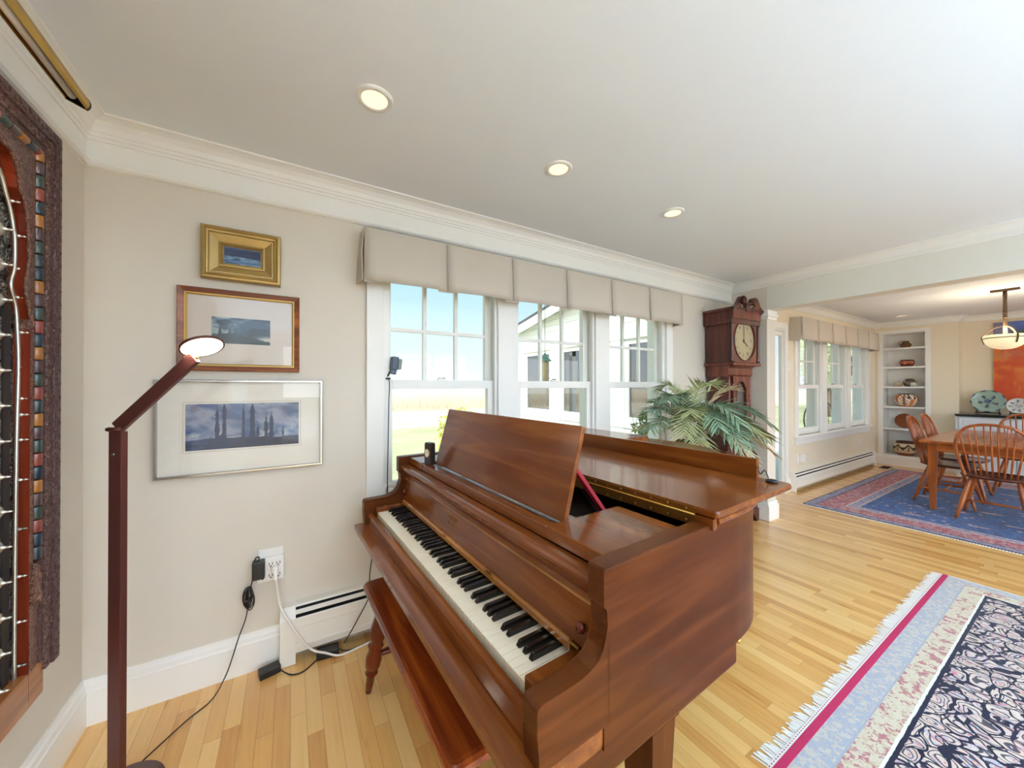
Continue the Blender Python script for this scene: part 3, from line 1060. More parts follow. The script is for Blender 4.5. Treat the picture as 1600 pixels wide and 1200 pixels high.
k.build('sockets', M['black'], root, True)
root = thing('black_power_adapter', 'black plug-in power adapter in the white outlet tap, cable tied in a bundle', 'adapter', (-0.13, YN - 0.05, 0.45))
MB().box(-0.155, -0.105, YN - 0.075, YN - 0.036, 0.45, 0.535, 0.006).build('adapter_body', M['black'], root, True)
k = MB()
pts = crom([(-0.13, YN - 0.06, 0.535), (-0.128, YN - 0.06, 0.552), (-0.142, YN - 0.06, 0.55), (-0.15, YN - 0.055, 0.50), (-0.155, YN - 0.05, 0.44), (-0.165, YN - 0.05, 0.40), (-0.17, YN - 0.04, 0.36),
            (-0.178, YN - 0.045, 0.28), (-0.205, YN - 0.06, 0.20), (-0.225, YN - 0.075, 0.13), (-0.25, YN - 0.09, 0.06), (-0.29, YN - 0.13, 0.008), (-0.36, YN - 0.2, 0.006), (-0.46, YN - 0.33, 0.006)], 6)
k.tube(pts, 0.0028, 6)
k.build('cable', M['black'], root, True)
k = MB()
for i in range(6):
    a = i * 0.9
    lp = []
    for q in range(14):
        t = 2 * PI * q / 14
        lp.append((-0.168 + 0.020 * math.sin(t) * math.cos(a) + 0.004 * math.sin(3 * a), YN - 0.05 + 0.012 * math.sin(t) * math.sin(a), 0.365 + 0.045 * math.cos(t) + 0.012 * math.sin(a * 2)))
    k.tube(lp, 0.0028, 6, closed=True)
k.box(-0.182, -0.156, YN - 0.062, YN - 0.036, 0.355, 0.365, 0.002)
k.build('cable_bundle', M['black'], root, True)
root = thing('white_extension_cord', 'white power cord running from the outlet tap across the floor to the bench', 'cord', (-0.06, YN - 0.06, 0.46))
k = MB()
k.box(-0.078, -0.052, YN - 0.066, YN - 0.036, 0.462, 0.492, 0.005)
k.obb((-0.062, YN - 0.068, 0.455), (0.016, 0.016, 0.05), (R(-14), 0, 0), 0.005)
k.build('plug', M['white_plastic'], root, True)
k = MB()
k.tube(crom([(-0.061, YN - 0.070, 0.44), (-0.055, YN - 0.075, 0.39), (-0.04, YN - 0.085, 0.30), (-0.015, YN - 0.10, 0.25), (0.03, YN - 0.11, 0.16), (0.085, YN - 0.115, 0.075), (0.15, YN - 0.12, 0.035), (0.21, YN - 0.13, 0.0075), (0.30, YN - 0.12, 0.0065),
             (0.42, YN - 0.10, 0.0065), (0.55, YN - 0.12, 0.0065), (0.62, YN - 0.2, 0.0065), (0.7, YN - 0.5, 0.0065)], 6), 0.0052, 8)
k.build('cable', M['white_plastic'], root, True)
root = thing('floor_power_brick', 'small black power brick on the oak floor in front of the white baseboard', 'power brick', (-0.085, 2.07, 0))
k = MB().obb((-0.085, 2.062, 0.017), (0.085, 0.05, 0.034), (0, 0, R(14)), 0.005)
k.build('brick_body', M['black'], root, True)
k = MB().tube(crom([(-0.05, 2.06, 0.012), (0.0, 2.0, 0.004), (0.05, 1.99, 0.004), (0.10, 2.03, 0.004), (0.118, 2.045, 0.004)], 6), 0.003, 6)
k.build('cable', M['black'], root, True)
root = thing('under_heater_power_brick', 'black power adapter lying under the edge of the white baseboard heater', 'power brick', (0.16, 2.055, 0))
MB().obb((0.16, 2.05, 0.02), (0.10, 0.05, 0.04), (0, 0, R(-6)), 0.006).build('brick_body', M['black'], root, True)
MB().tube(crom([(0.21, 2.05, 0.015), (0.25, 2.03, 0.004), (0.33, 2.035, 0.004), (0.40, 2.055, 0.012), (0.43, 2.068, 0.06)], 6), 0.003, 6).build('cable', M['black'], root, True)

# window gadget with its cord
root = thing('window_camera', 'small dark camera gadget stuck to the window frame above the meeting rail', 'camera', (0.475, YN + 0.02, 1.41))
k = MB()
k.obb((0.502, 2.125, 1.487), (0.036, 0.05, 0.075), (0, R(6), R(8)), 0.006)
k.obb((0.497, 2.128, 1.44), (0.034, 0.035, 0.03), (0, R(14), 0), 0.006)
k.build('camera_body', plain('slate_plastic', S(66, 78, 96), 0.4), root, True)
MB().obb((0.528, 2.12, 1.482), (0.02, 0.045, 0.06), (0, R(6), R(8)), 0.005).build('lens_hood', plain('grey_green_plastic', S(120, 136, 124), 0.4), root, True)
k = MB()
k.tube([(0.487, 2.13, 1.452), (0.475, 2.135, 1.425), (0.468, 2.15, 1.405)], 0.005, 6)
k.box(0.459, 0.485, 2.132, 2.16, 1.395, 1.405, 0.002)
k.build('clip', M['black'], root, True)
k = MB().tube(crom([(0.468, 2.112, 1.405), (0.474, 2.112, 1.36), (0.470, 2.112, 1.25), (0.466, 2.112, 1.0), (0.462, 2.112, 0.75), (0.452, 2.078, 0.72), (0.42, 2.076, 0.66), (0.40, 2.105, 0.55), (0.385, 2.10, 0.45), (0.37, 2.105, 0.34), (0.36, 2.062, 0.275),
                     (0.352, 2.058, 0.22), (0.30, 2.056, 0.13), (0.25, 2.056, 0.05), (0.235, 2.062, 0.03)], 6), 0.0028, 6)
k.build('cable', M['black'], root, True)
root = thing('sill_gadget', 'small white ring-shaped gadget standing on the window sill at the piano end', 'gadget', (0.48, YN - 0.02, 0.72))
k = MB()
rt = Matrix.Rotation(R(90), 3, 'X')
k.lathe([(0.020, 0.0), (0.022, 0.006), (0.040, 0.008), (0.044, 0.002), (0.044, -0.012), (0.040, -0.018), (0.022, -0.016), (0.020, 0.0)], 24, (0.480, YN - 0.018, 0.764), cap=False, rot=rt)
k.build('ring', M['white_plastic'], root, True)
MB().sphere((0.481, YN - 0.016, 0.764), 0.021, 14, (1, 0.5, 1)).build('dome', plain('soft_white', S(246, 244, 240), 0.25), root, True)

# ------------------------------------------------------------------ baseboard heaters
CWD = 0.066
def heater(name, x0, x1, h, label, left_cap=True):
    root = thing(name, label, 'heater', ((x0 + x1) / 2, YN, 0))
    d = 0.072
    f = YN - d
    k = MB()
    pr = [(YN - 0.001, 0.045), (YN - 0.001, h), (f + 0.022, h), (f + 0.010, h - 0.006)]
    # top hood
    k.prism([(YN - 0.001, h - 0.012), (YN - 0.001, h), (f + 0.03, h), (f + 0.026, h - 0.008)], x0 + CWD, x1, 'x')
    # front plate with a rolled top
    k.prism([(f + 0.006, h - 0.052), (f + 0.0, h - 0.058), (f + 0.0, h - 0.10), (f + 0.003, h - 0.103), (f + 0.003, 0.088), (f - 0.001, 0.085), (f - 0.001, 0.08), (f + 0.004, 0.05), (f + 0.01, 0.05), (f + 0.012, h - 0.058)], x0 + CWD, x1, 'x')
    if not left_cap:
        k.prism([(YN - 0.001, 0.003), (YN - 0.001, h + 0.001), (f + 0.022, h + 0.001), (f - 0.001, h - 0.05), (f - 0.001, 0.003)], x0 + CWD - 0.025, x0 + CWD + 0.001, 'x', 0.002)
    k.build('cover', M['heater'], root, True)
    MB().prism([(f + 0.014, h - 0.026), (f + 0.021, h - 0.020), (f + 0.023, h - 0.023), (f + 0.009, h - 0.037), (f + 0.007, h - 0.034)], x0 + CWD, x1, 'x').build('damper', M['heater'], root, True)
    MB().box(x0 + CWD, x1, f + 0.03, YN - 0.002, 0.03, h - 0.013).build('element', M['slot'], root, True)
    if left_cap:
        k = MB()
        k.prism([(YN - 0.001, 0.003), (YN - 0.001, h + 0.003), (f + 0.022, h + 0.003), (f - 0.003, h - 0.05), (f - 0.003, 0.003)], x0, x0 + CWD, 'x', 0.002)
        k.build('end_cap', M['heater'], root, True)
    k = MB()
    k.prism([(YN - 0.001, 0.003), (YN - 0.001, h + 0.003), (f + 0.022, h + 0.003), (f - 0.003, h - 0.05), (f - 0.003, 0.003)], x1 - 0.03, x1 + 0.02, 'x', 0.002)
    k.build('end_cap', M['heater'], root, True)
heater('baseboard_heater', -0.045, 3.1, 0.272, 'white baseboard heater running behind the piano bench')
heater('baseboard_heater', 5.43, 8.50, 0.24, 'long white baseboard heater under the dining room window', False)
# outlets and switch in the dining room
root = thing('night_light', 'white plug-in night light in an outlet under the dining window', 'night light', (5.72, YN, 0.33))
MB().box(5.68, 5.76, YN - 0.006, YN, 0.33, 0.45, 0.002).build('wall_plate', M['white_plastic'], root, True)
MB().box(5.735, 5.80, YN - 0.06, YN - 0.005, 0.35, 0.45, 0.008).build('light_body', M['white_plastic'], root, True)
root = thing('wall_outlet', 'white wall outlet under the right end of the dining window', 'outlet', (8.05, YN, 0.36))
MB().box(8.0, 8.08, YN - 0.006, YN, 0.36, 0.48, 0.002).build('wall_plate', M['white_plastic'], root, True)
k = MB()
for zz in (0.395, 0.445):
    k.box(8.025, 8.055, YN - 0.0085, YN - 0.005, zz - 0.014, zz + 0.014, 0.002)
k.build('sockets', M['trim'], root, True)
root = thing('light_switch', 'white light switch between the glazed door and the dining window', 'switch', (5.47, YN, 1.56))
MB().box(5.43, 5.51, YN - 0.006, YN, 1.555, 1.675, 0.002).build('wall_plate', M['white_plastic'], root, True)
MB().box(5.455, 5.485, YN - 0.011, YN - 0.005, 1.585, 1.645, 0.002).build('rocker', M['trim'], root, True)
root = thing('floor_vent', 'small brass floor vent by the end of the dining heater', 'vent', (8.42, 1.93, 0))
MB().box(8.30, 8.56, 1.87, 1.99, 0.0005, 0.006, 0.002).build('vent_rim', M['vent'], root, True)
k = MB()
for i in range(11):
    xx = 8.32 + i * 0.0215
    k.box(xx, xx + 0.010, 1.885, 1.975, 0.004, 0.0075)
k.build('slats', M['slot'], root, True)

# ------------------------------------------------------------------ floor lamp
root = thing('floor_lamp', 'slim bronze floor lamp with a bent arm and lit round head', 'floor lamp', (-0.485, 1.69, 0))
px, py = -0.485, 1.69
th = R(58.7 - 90)          # bars turned to face the room
def rotv(dx, dy):
    return (px + dx * math.cos(th) - dy * math.sin(th), py + dx * math.sin(th) + dy * math.cos(th))
k = MB()
k.obb((px, py, 0.62), (0.042, 0.022, 1.18), (0, 0, th), 0.003)
k.build('pole', M['lamp_bronze'], root, True)
MB().lathe([(0.0, 0.0), (0.115, 0.0), (0.118, 0.006), (0.115, 0.018), (0.03, 0.024), (0.03, 0.03)], 36, (px, py, 0)).build('base', M['lamp_bronze'], root, True)
EA = Vector((*rotv(0.0, -0.002), 1.222))
EB = Vector((-0.268, 1.545, 1.452))
k = MB().bar(EA, EB, 0.016, 0.040, (EB - EA).cross(Vector((math.cos(th + PI/2), math.sin(th + PI/2), 0))), 0.003)
k.build('arm', M['lamp_bronze'], root, True)
k = MB()
a = rotv(-0.022, -0.01)
b = rotv(0.022, -0.01)
k.tube([(a[0], a[1], 1.217), (b[0], b[1], 1.217)], 0.0075, 10)
j = k.build('hinge', M['lamp_bronze'], root, True)
k = MB()
a2 = rotv(-0.027, -0.012)
k.tube([(a[0], a[1], 1.217), (a2[0], a2[1], 1.217)], 0.006, 10)
s0, s1 = rotv(-0.004, -0.011), rotv(-0.004, -0.014)
k.tube([(s0[0], s0[1], 1.135), (s1[0], s1[1], 1.135)], 0.005, 10)
k.build('screw', M['steel'], root, True)
# round LED head, tilted towards the room
hc = Vector((-0.2506, 1.5506, 1.486))
nrm = Vector((0.20, -0.30, -1.0))
vd = (hc - Vector((0, 0, EYE))).normalized()
nrm = Vector((0, 0, -1)) - vd * 0.30 + Vector((math.cos(th), math.sin(th), 0)) * 0.36
nrm.normalize()
q = Vector((0, 0, -1)).rotation_difference(nrm).to_matrix()
MB().lathe([(0.001, 0.011), (0.048, 0.011), (0.058, 0.008), (0.060, 0.0), (0.058, -0.001), (0.0555, 0.001), (0.001, 0.001)], 40, hc, rot=q, cap=False).build('head_shell', M['lamp_bronze'], root, True)
LED = plain('led_panel', S(255, 250, 228), 0.5, emit=S(255, 246, 214), emit_s=3.0)
MB().lathe([(0.001, -0.0004), (0.055, -0.0004)], 40, hc, rot=q, cap=False).build('led_panel', LED, root, True)
MB().tube([EB - Vector((0, 0, 0.006)), EB + (hc - EB) * 0.35 + Vector((0, 0, -0.008))], 0.006, 10).build('head_hinge', M['old_brass'], root, True)

# ------------------------------------------------------------------ recessed ceiling lights
CAN = plain('warm_diffuser', S(255, 226, 168), 0.5, emit=(1.0, 0.86, 0.60, 1), emit_s=0.95)
cans = [(0.265, 1.43, 'round recessed ceiling light nearest the carved panel, cut by the picture top'),
        (1.132, 1.416, 'round recessed ceiling light in the middle of the row above the piano'),
        (2.03, 1.407, 'round recessed ceiling light farthest along the row above the piano'),
        (8.05, 1.66, 'small recessed ceiling light in front of the dining bookcase')]
proto = None
for i, (x, y, lb) in enumerate(cans):
    if proto is None:
        proto = thing('recessed_downlight', lb, 'ceiling light', (x, y, H), 0, 'recessed ceiling lights')
        MB().lathe([(0.047, -0.006), (0.049, -0.0085), (0.064, -0.007), (0.067, -0.0005)], 32, (0, 0, 0), cap=False).build('trim_ring', M['trim'], proto)
        MB().lathe([(0.001, -0.0055), (0.0485, -0.0055)], 32, (0, 0, 0), cap=False).build('diffuser', CAN, proto)
    else:
        dup(proto, (x, y, H), None, lb)

# ------------------------------------------------------------------ grand piano (local x = towards the tail, y = towards the window)
PIANO_Z = 0.0
piano = thing('grand_piano', 'open brown mahogany grand piano with its front lid folded back, beside the window', 'piano', (0.538, 0.528, 0), R(2.6))
PW = 1.426
def outline():
    """outer rim outline in order: treble side, bentside, tail, bass side"""
    c = [(0.05, 0.0), (0.30, 0.0), (0.52, 0.0)]
    curve = crom([Vector((0.40, 0, 0)), Vector((0.55, 0.0, 0)), Vector((0.70, 0.022, 0)), Vector((0.86, 0.10, 0)), Vector((1.02, 0.225, 0)), Vector((1.18, 0.355, 0)), Vector((1.33, 0.435, 0)),
                  Vector((1.45, 0.515, 0)), Vector((1.525, 0.66, 0)), Vector((1.545, 0.86, 0)), Vector((1.53, 1.06, 0)), Vector((1.47, 1.24, 0)), Vector((1.36, 1.37, 0)), Vector((1.22, 1.42, 0)), Vector((1.05, PW, 0))], 8)
    pts = [(0.0135, 0.0), (0.22, 0.0)] + [(v.x, max(0.0, v.y)) for v in curve] + [(0.7, PW), (0.4, PW), (0.0135, PW)]
    return pts
OUT = outline()
def offset(pts, d):
    res = []
    n = len(pts)
    for i, p in enumerate(pts):
        a = Vector(pts[max(0, i - 1)])
        b = Vector(pts[min(n - 1, i + 1)])
        t = (b - a).normalized()
        nr = Vector((-t.y, t.x))      # to the left of travel = inside
        res.append((p[0] + nr.x * d, p[1] + nr.y * d))
    return res
IN = offset(OUT, 0.046)
ZB, ZT = 0.625, 0.99
k = MB()
k.loft([[(p[0], p[1], ZB + 0.004) for p in OUT], [(p[0], p[1], ZT - 0.004) for p in OUT]], closed=False, smooth=True)
i1 = offset(OUT, 0.004)
k.loft([[(p[0], p[1], ZT - 0.004) for p in OUT], [(p[0], p[1], ZT) for p in i1], [(p[0], p[1], ZT) for p in IN], [(p[0], p[1], ZB) for p in IN], [(p[0], p[1], ZB) for p in i1], [(p[0], p[1], ZB + 0.004) for p in OUT]], closed=False)
arm = [(0.12, ZT - 0.0008), (0.004, ZT - 0.0008), (0.0, ZT - 0.0048), (0.0, 0.914), (0.004, 0.909), (0.011, 0.906), (0.011, 0.872), (0.008, 0.85), (0.0, 0.828), (-0.014, 0.811), (-0.034, 0.801), (-0.06, 0.797), (-0.160, 0.795), (-0.168, 0.789), (-0.170, 0.782),
       (-0.170, 0.74), (-0.166, 0.735), (-0.166, 0.68), (-0.160, 0.672), (0.12, 0.672)]
for y0, y1 in ((0.0006, 0.0455), (PW - 0.0455, PW - 0.0006)):
    k.prism(arm, y0, y1, 'y', 0.0025)
    k.box(-0.0, 0.12, y0, y1, ZB, 0.674)
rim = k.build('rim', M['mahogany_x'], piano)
# key bed, key slip, cheek blocks
k = MB()
k.box(-0.198, 0.42, 0.004, PW - 0.004, 0.628, 0.671, 0.005)
k.box(-0.206, -0.15, 0.0, PW, 0.648, 0.674, 0.004)
k.build('key_bed', M['mahogany_y'], piano)
k = MB()
k.prism([(-0.152, 0.672), (-0.150, 0.716), (-0.145, 0.724), (-0.136, 0.728), (-0.126, 0.727), (-0.122, 0.722), (-0.120, 0.672)], 0.047, PW - 0.047, 'y', 0.0)
k.build('key_slip', M['mahogany_y'], piano)
KY0, KY1 = 0.114, 1.350          # treble and bass ends of the keyboard
for y0, y1 in ((0.047, KY0 - 0.002), (KY1 + 0.002, PW - 0.047)):
    MB().box(-0.1175, 0.03, y0, y1, 0.672, 0.758, 0.004).build('cheek_block', M['mahogany_y'], piano)
MB().box(-0.10, 0.05, KY0, KY1, 0.69, 0.705).build('key_frame', M['bench_leg'], piano)
nW = 52
kw = (KY1 - KY0) / nW
kb = MB().box(-0.1125, 0.035, 0.0, kw - 0.0019, 0.706, 0.736, 0.0010)
white_me = None
letters = 'ABCDEFG'
bl = []
for i in range(nW):
    y = KY1 - (i + 1) * kw + 0.0005
    if white_me is None:
        o = kb.build('white_key', M['key_white'], piano)
        white_me = o.data
    else:
        o = bpy.data.objects.new('white_key', white_me)
        COL.objects.link(o)
        o.parent = piano
    o.location = (0, y, 0)
    if letters[i % 7] in 'ACDFG' and i < nW - 1:
        off = {'A': 0.0012, 'C': -0.0012, 'D': 0.0012, 'F': -0.0016, 'G': 0.0}[letters[i % 7]]
        bl.append(KY1 - (i + 1) * kw - off)
k = MB()
k.loft([[(-0.066, -0.0064, 0.735), (0.035, -0.0064, 0.735), (0.035, 0.0064, 0.735), (-0.066, 0.0064, 0.735)],
        [(-0.0655, -0.0063, 0.738), (0.035, -0.0063, 0.738), (0.035, 0.0063, 0.738), (-0.0655, 0.0063, 0.738)],
        [(-0.059, -0.0052, 0.749), (0.035, -0.0052, 0.750), (0.035, 0.0052, 0.750), (-0.059, 0.0052, 0.749)],
        [(-0.056, -0.0042, 0.751), (0.035, -0.0042, 0.752), (0.035, 0.0042, 0.752), (-0.056, 0.0042, 0.751)]], caps=True)
black_me = None
for y in bl:
    if black_me is None:
        o = k.build('black_key', M['key_black'], piano)
        black_me = o.data
    else:
        o = bpy.data.objects.new('black_key', black_me)
        COL.objects.link(o)
        o.parent = piano
    o.location = (0, y, 0)
# name rail, fallboard with its mouldings
Ya, Yb = 0.0475, PW - 0.0475
k = MB().prism([(0.014, 0.752), (0.010, 0.758), (0.010, 0.772), (0.016, 0.777), (0.045, 0.777), (0.045, 0.752)], KY0 - 0.002, KY1 + 0.002, 'y')
k.build('name_rail', M['ochre_wood'], piano)
k = MB()
k.prism([(0.020, 0.776), (0.038, 0.872), (0.034, 0.876), (0.032, 0.881), (0.037, 0.886), (0.040, 0.889), (0.036, 0.894), (0.020, 0.915), (0.013, 0.930), (0.013, 0.938), (0.018, 0.944), (0.028, 0.9465), (0.058, 0.947), (0.058, 0.935), (0.048, 0.776)], Ya, Yb, 'y')
fb = k.build('fallboard', M['mahogany_y'], piano)
k = MB().prism([(0.0325, 0.8715), (0.0305, 0.874), (0.030, 0.8775), (0.0335, 0.880), (0.038, 0.879)], Ya + 0.002, Yb - 0.002, 'y')
k.build('bead', M['ochre_wood'], fb)
for y in (0.085, PW - 0.085):
    rt = Matrix.Rotation(R(-90), 3, 'Y')
    MB().lathe([(0.006, 0.0), (0.006, 0.006), (0.012, 0.009), (0.013, 0.014), (0.010, 0.019), (0.001, 0.021)], 14, (0.031, y, 0.82), rot=rt).build('fallboard_knob', M['bench_leg'], fb)
for y in (0.10, 0.48, 0.82, 1.18):
    MB().box(0.0085, 0.0125, y - 0.016, y + 0.016, 0.775, 0.7795).build('brass_plate', M['brass'], fb)
# faint worn gilt lettering in two rows on the fallboard
k = MB()
def gl(y, z, segs, s):
    for (a, b, c, d) in segs:
        p = Vector((0, y - a * s, z + b * s))
        q = Vector((0, y - c * s, z + d * s))
        for v in (p, q):
            v.x = 0.020 + (v.z - 0.776) * 0.1875 - 0.0006
        k.bar(p, q, 0.0012, 0.0008, (1, 0, 0.0))
G = {'W': [(0, 1, .2, 0), (.2, 0, .4, .8), (.4, .8, .6, 0), (.6, 0, .8, 1)], 'U': [(0, 1, 0, .2), (0, .2, .25, 0), (.25, 0, .5, .2), (.5, .2, .5, 1)], 'R': [(0, 0, 0, 1), (0, 1, .4, .9), (.4, .9, .4, .55), (.4, .55, 0, .5), (.15, .5, .5, 0)],
     'L': [(0, 1, 0, 0), (0, 0, .4, 0)], 'I': [(0, 0, 0, 1)], 'o': [(0, .2, 0, .6), (0, .6, .3, .7), (.3, .7, .45, .4), (.45, .4, .2, 0), (.2, 0, 0, .2)], 'n': [(0, 0, 0, .6), (0, .6, .35, .6), (.35, .6, .35, 0)]}
yy = 0.845
for ch, adv in (('W', 1.1), ('U', .8), ('R', .8), ('L', .7), ('I', .4), ('R', .8), ('W', 1.0)):
    gl(yy, 0.838, G[ch], 0.017)
    yy -= adv * 0.017
yy = 0.83
for ch in 'onno non':
    if ch != ' ':
        gl(yy, 0.820, G[ch], 0.010)
    yy -= 0.0085
k.build('lettering', M['old_brass'], fb)
# music shelf with left and right panels and the folding desk
SH = 0.985
k = MB()
k.box(0.055, 0.346, 0.0475, 0.255, 0.951, SH, 0.004)
ms = k.build('music_shelf', M['mahogany_y'], piano)
k = MB().box(0.055, 0.346, 1.200, PW - 0.0475, 0.951, SH, 0.004)
k.build('music_shelf', M['mahogany_y'], piano)
k = MB()
k.box(0.058, 0.090, 0.2565, 1.1985, 0.948, 0.982, 0.004)
k.box(0.088, 0.20, 0.2565, 1.1985, 0.952, 0.968, 0.002)
k.box(0.094, 0.104, 0.27, 1.19, 0.966, 0.975, 0.001)
ctr = k.build('desk_slide', M['mahogany_y'], piano)
MB().box(0.105, 0.111, 0.30, 1.17, 0.966, 0.9765, 0.001).build('desk_hinge', M['steel'], ctr)
k = MB()
dk0, dk1 = Vector((0.122, 0, 0.978)), Vector((0.193, 0, 1.243))
ax = (dk1 - dk0)
Ld = ax.length
ax.normalize()
nr = Vector((ax.z, 0, -ax.x))       # towards the tail
def dq(s, h): 
    v = dk0 + ax * s + nr * h
    return (v.x, v.z)
k.prism([dq(0, 0), dq(Ld - 0.003, 0), dq(Ld, 0.003), dq(Ld, 0.013), dq(Ld - 0.003, 0.016), dq(0, 0.016)], 0.256, 1.188, 'y', 0.003)
desk = k.build('music_desk', M['mahogany_y'], piano)
for y in (0.29, 1.15):
    MB().bar((0.19, y, 1.12), (0.315, y, 0.968), 0.022, 0.012, (1, 0, 1), 0.002).build('desk_prop', M['felt_red'], desk)
# iron plate, pin block and strings seen in the gap
k = MB()
ip = offset(OUT, 0.05)
poly = [(p[0], p[1]) for p in ip if p[0] > 0.16]
k.prism([(0.2, 0.05)] + poly + [(0.2, PW - 0.05)], 0.88, 0.90, 'z')
k.build('iron_plate', M['plate_iron'], piano)
k = MB()
for r in range(3):
    for i in range(66):
        k.lathe([(0.0028, 0.90), (0.0028, 0.921), (0.002, 0.922)], 6, (0.235 + r * 0.022 + 0.004 * (i % 2), 0.10 + i * 0.0186, 0))
tag(k.build('tuning_pins', M['steel'], piano), kind='stuff')
k = MB()
for i in range(60):
    y = 0.10 + i * 0.02
    k.box(0.30, 0.7, y - 0.0006, y + 0.0006, 0.915, 0.9162)
tag(k.build('strings', M['old_brass'], piano), kind='stuff')
MB().bar((0.36, 0.34, 0.93), (0.62, 0.75, 0.945), 0.012, 0.012).build('lid_stick', M['plate_iron'], piano)
# main lid (closed) with rounded edge, and the front lid folded back on it
LO = offset(OUT, -0.014)
X0 = 0.425
lp = []
prev = None
for p in LO:
    if p[0] >= X0:
        lp.append(p)
lp = [(X0, -0.014)] + [p for p in lp if p[0] > X0 + 0.01] + [(X0, PW + 0.014)]
k = MB()
lin_ = offset(lp, 0.006)
def ring(pts, z): return [(p[0], p[1], z) for p in pts]
def insetp(pts, d):
    q = offset(pts, d)
    q[0] = (pts[0][0] + 0.0, pts[0][1] + d)
    q[-1] = (pts[-1][0] + 0.0, pts[-1][1] - d)
    return q
k.loft([ring(insetp(lp, 0.006), 0.9905), ring(insetp(lp, 0.001), 0.994), ring(lp, 1.0), ring(insetp(lp, 0.001), 1.006), ring(insetp(lp, 0.006), 1.0095)], caps=True)
lid = k.build('main_lid', M['mahogany_y'], piano)
FX0, FX1 = 0.405, 0.905
k = MB()
fl = []
for cx, cy, a0 in ((FX1 - 0.03, PW + 0.02 - 0.03, 0), (FX0 + 0.03, PW + 0.02 - 0.03, 90), (FX0 + 0.012, -0.02 + 0.012, 180), (FX1 - 0.03, -0.02 + 0.03, 270)):
    rr = 0.03 if a0 in (0, 270) else 0.012
    if a0 == 90: rr, cx, cy = 0.012, FX0 + 0.012, PW + 0.02 - 0.012
    for q in range(6):
        a = R(a0 + 90 * q / 5)
        fl.append((cx + rr * math.cos(a), cy + rr * math.sin(a)))
def insetc(pts, d):
    n = len(pts)
    res = []
    for i in range(n):
        a, b = Vector(pts[i - 1]), Vector(pts[(i + 1) % n])
        t = (b - a)
        if t.length < 1e-9: res.append(pts[i]); continue
        t.normalize()
        res.append((pts[i][0] - t.y * d, pts[i][1] + t.x * d))
    return res
Z0, Z1 = 1.0105, 1.031
k.loft([ring(insetc(fl, 0.006), Z0), ring(insetc(fl, 0.001), Z0 + 0.004), ring(fl, Z0 + 0.009), ring(fl, Z1 - 0.006), ring(insetc(fl, 0.003), Z1)], caps=True)
flid = k.build('front_lid', M['mahogany_y'], piano)
MB().box(0.884, 0.9045, 0.085, PW - 0.06, Z1 - 0.001, 1.098, 0.003).build('lid_front_board', M['mahogany_y'], flid)
k = MB()
k.lathe([(0.017, Z1), (0.019, Z1 + 0.004), (0.015, Z1 + 0.009), (0.001, Z1 + 0.011)], 16, (0.862, 0.030, 0))
k.build('bumper', M['black'], flid)
MB().tube(crom([(0.868, 0.042, Z1 + 0.01), (0.872, 0.055, Z1 + 0.035), (0.876, 0.07, Z1 + 0.018), (0.883, 0.083, Z1 + 0.04)], 5), 0.0016, 6).build('hook_wire', M['plate_iron'], flid)
# piano hinge: two brass leaves, a knuckle rod, screws
k = MB()
k.box(0.4025, 0.4052, 0.04, PW - 0.02, Z0 + 0.001, Z1 - 0.004)
k.box(0.4025, 0.4252, 0.04, PW - 0.02, 0.992, 0.995)
k.box(0.4025, 0.4052, 0.04, PW - 0.02, 0.980, Z0 - 0.0045)
k.tube([(0.402, 0.04, Z0 - 0.0015), (0.402, PW - 0.02, Z0 - 0.0015)], 0.003, 8)
hg = k.build('lid_hinge', M['old_brass'], piano)
k = MB()
rt = Matrix.Rotation(R(-90), 3, 'Y')
for i in range(24):
    y = 0.065 + i * 0.056
    for zz in (Z0 + 0.010, 0.989):
        k.lathe([(0.0034, 0), (0.0026, 0.0016), (0.0005, 0.002)], 8, (0.4024, y, zz), rot=rt)
k.build('hinge_screws', M['brass'], hg)
MB().box(0.4055, 0.4248, -0.008, PW + 0.008, 0.9795, 1.0085, 0.002).build('lid_lip', M['mahogany_y'], lid)
# legs, leg blocks, casters
def leg(cx, cy):
    k = MB()
    L = [[(cx + sx * w, cy + sy * w, z) for sx, sy in ((-1, -1), (1, -1), (1, 1), (-1, 1))] for z, w in ((0.615, 0.06), (0.53, 0.06), (0.525, 0.052), (0.50, 0.055), (0.49, 0.048), (0.10, 0.033), (0.075, 0.036), (0.07, 0.036))]
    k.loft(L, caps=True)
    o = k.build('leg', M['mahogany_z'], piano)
    k = MB()
    k.lathe([(0.012, 0.072), (0.018, 0.066), (0.018, 0.055), (0.008, 0.050)], 14, (cx, cy, 0))
    rt = Matrix.Rotation(R(90), 3, 'X')
    k.lathe([(0.010, -0.011), (0.024, -0.011), (0.026, -0.006), (0.026, 0.006), (0.024, 0.011), (0.010, 0.011)], 20, (cx + 0.012, cy, 0.0265), rot=rt)
    k.box(cx + 0.002, cx + 0.022, cy - 0.016, cy - 0.012, 0.02, 0.056)
    k.box(cx + 0.002, cx + 0.022, cy + 0.012, cy + 0.016, 0.02, 0.056)
    k.build('caster', M['brass'], o)
leg(0.28, 0.10)
leg(0.28, PW - 0.10)
leg(1.36, 0.93)
for y0, y1 in ((0.012, 0.14), (PW - 0.14, PW - 0.012)):
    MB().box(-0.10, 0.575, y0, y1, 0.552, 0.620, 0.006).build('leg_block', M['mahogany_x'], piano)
k = MB()
k.box(0.03, 0.578, 0.0115, 0.0135, 0.6205, 0.6245)
k.lathe([(0.008, 0.612), (0.010, 0.618), (0.008, 0.624)], 12, (0.578, 0.012, 0))
k.build('brass_edge', M['brass'], piano)
MB().prism([(0.3, 0.06)] + [(p[0], p[1]) for p in ip if p[0] > 0.3] + [(0.3, PW - 0.06)], 0.70, 0.715, 'z').build('soundboard', M['panel_dark'], piano)
k = MB()
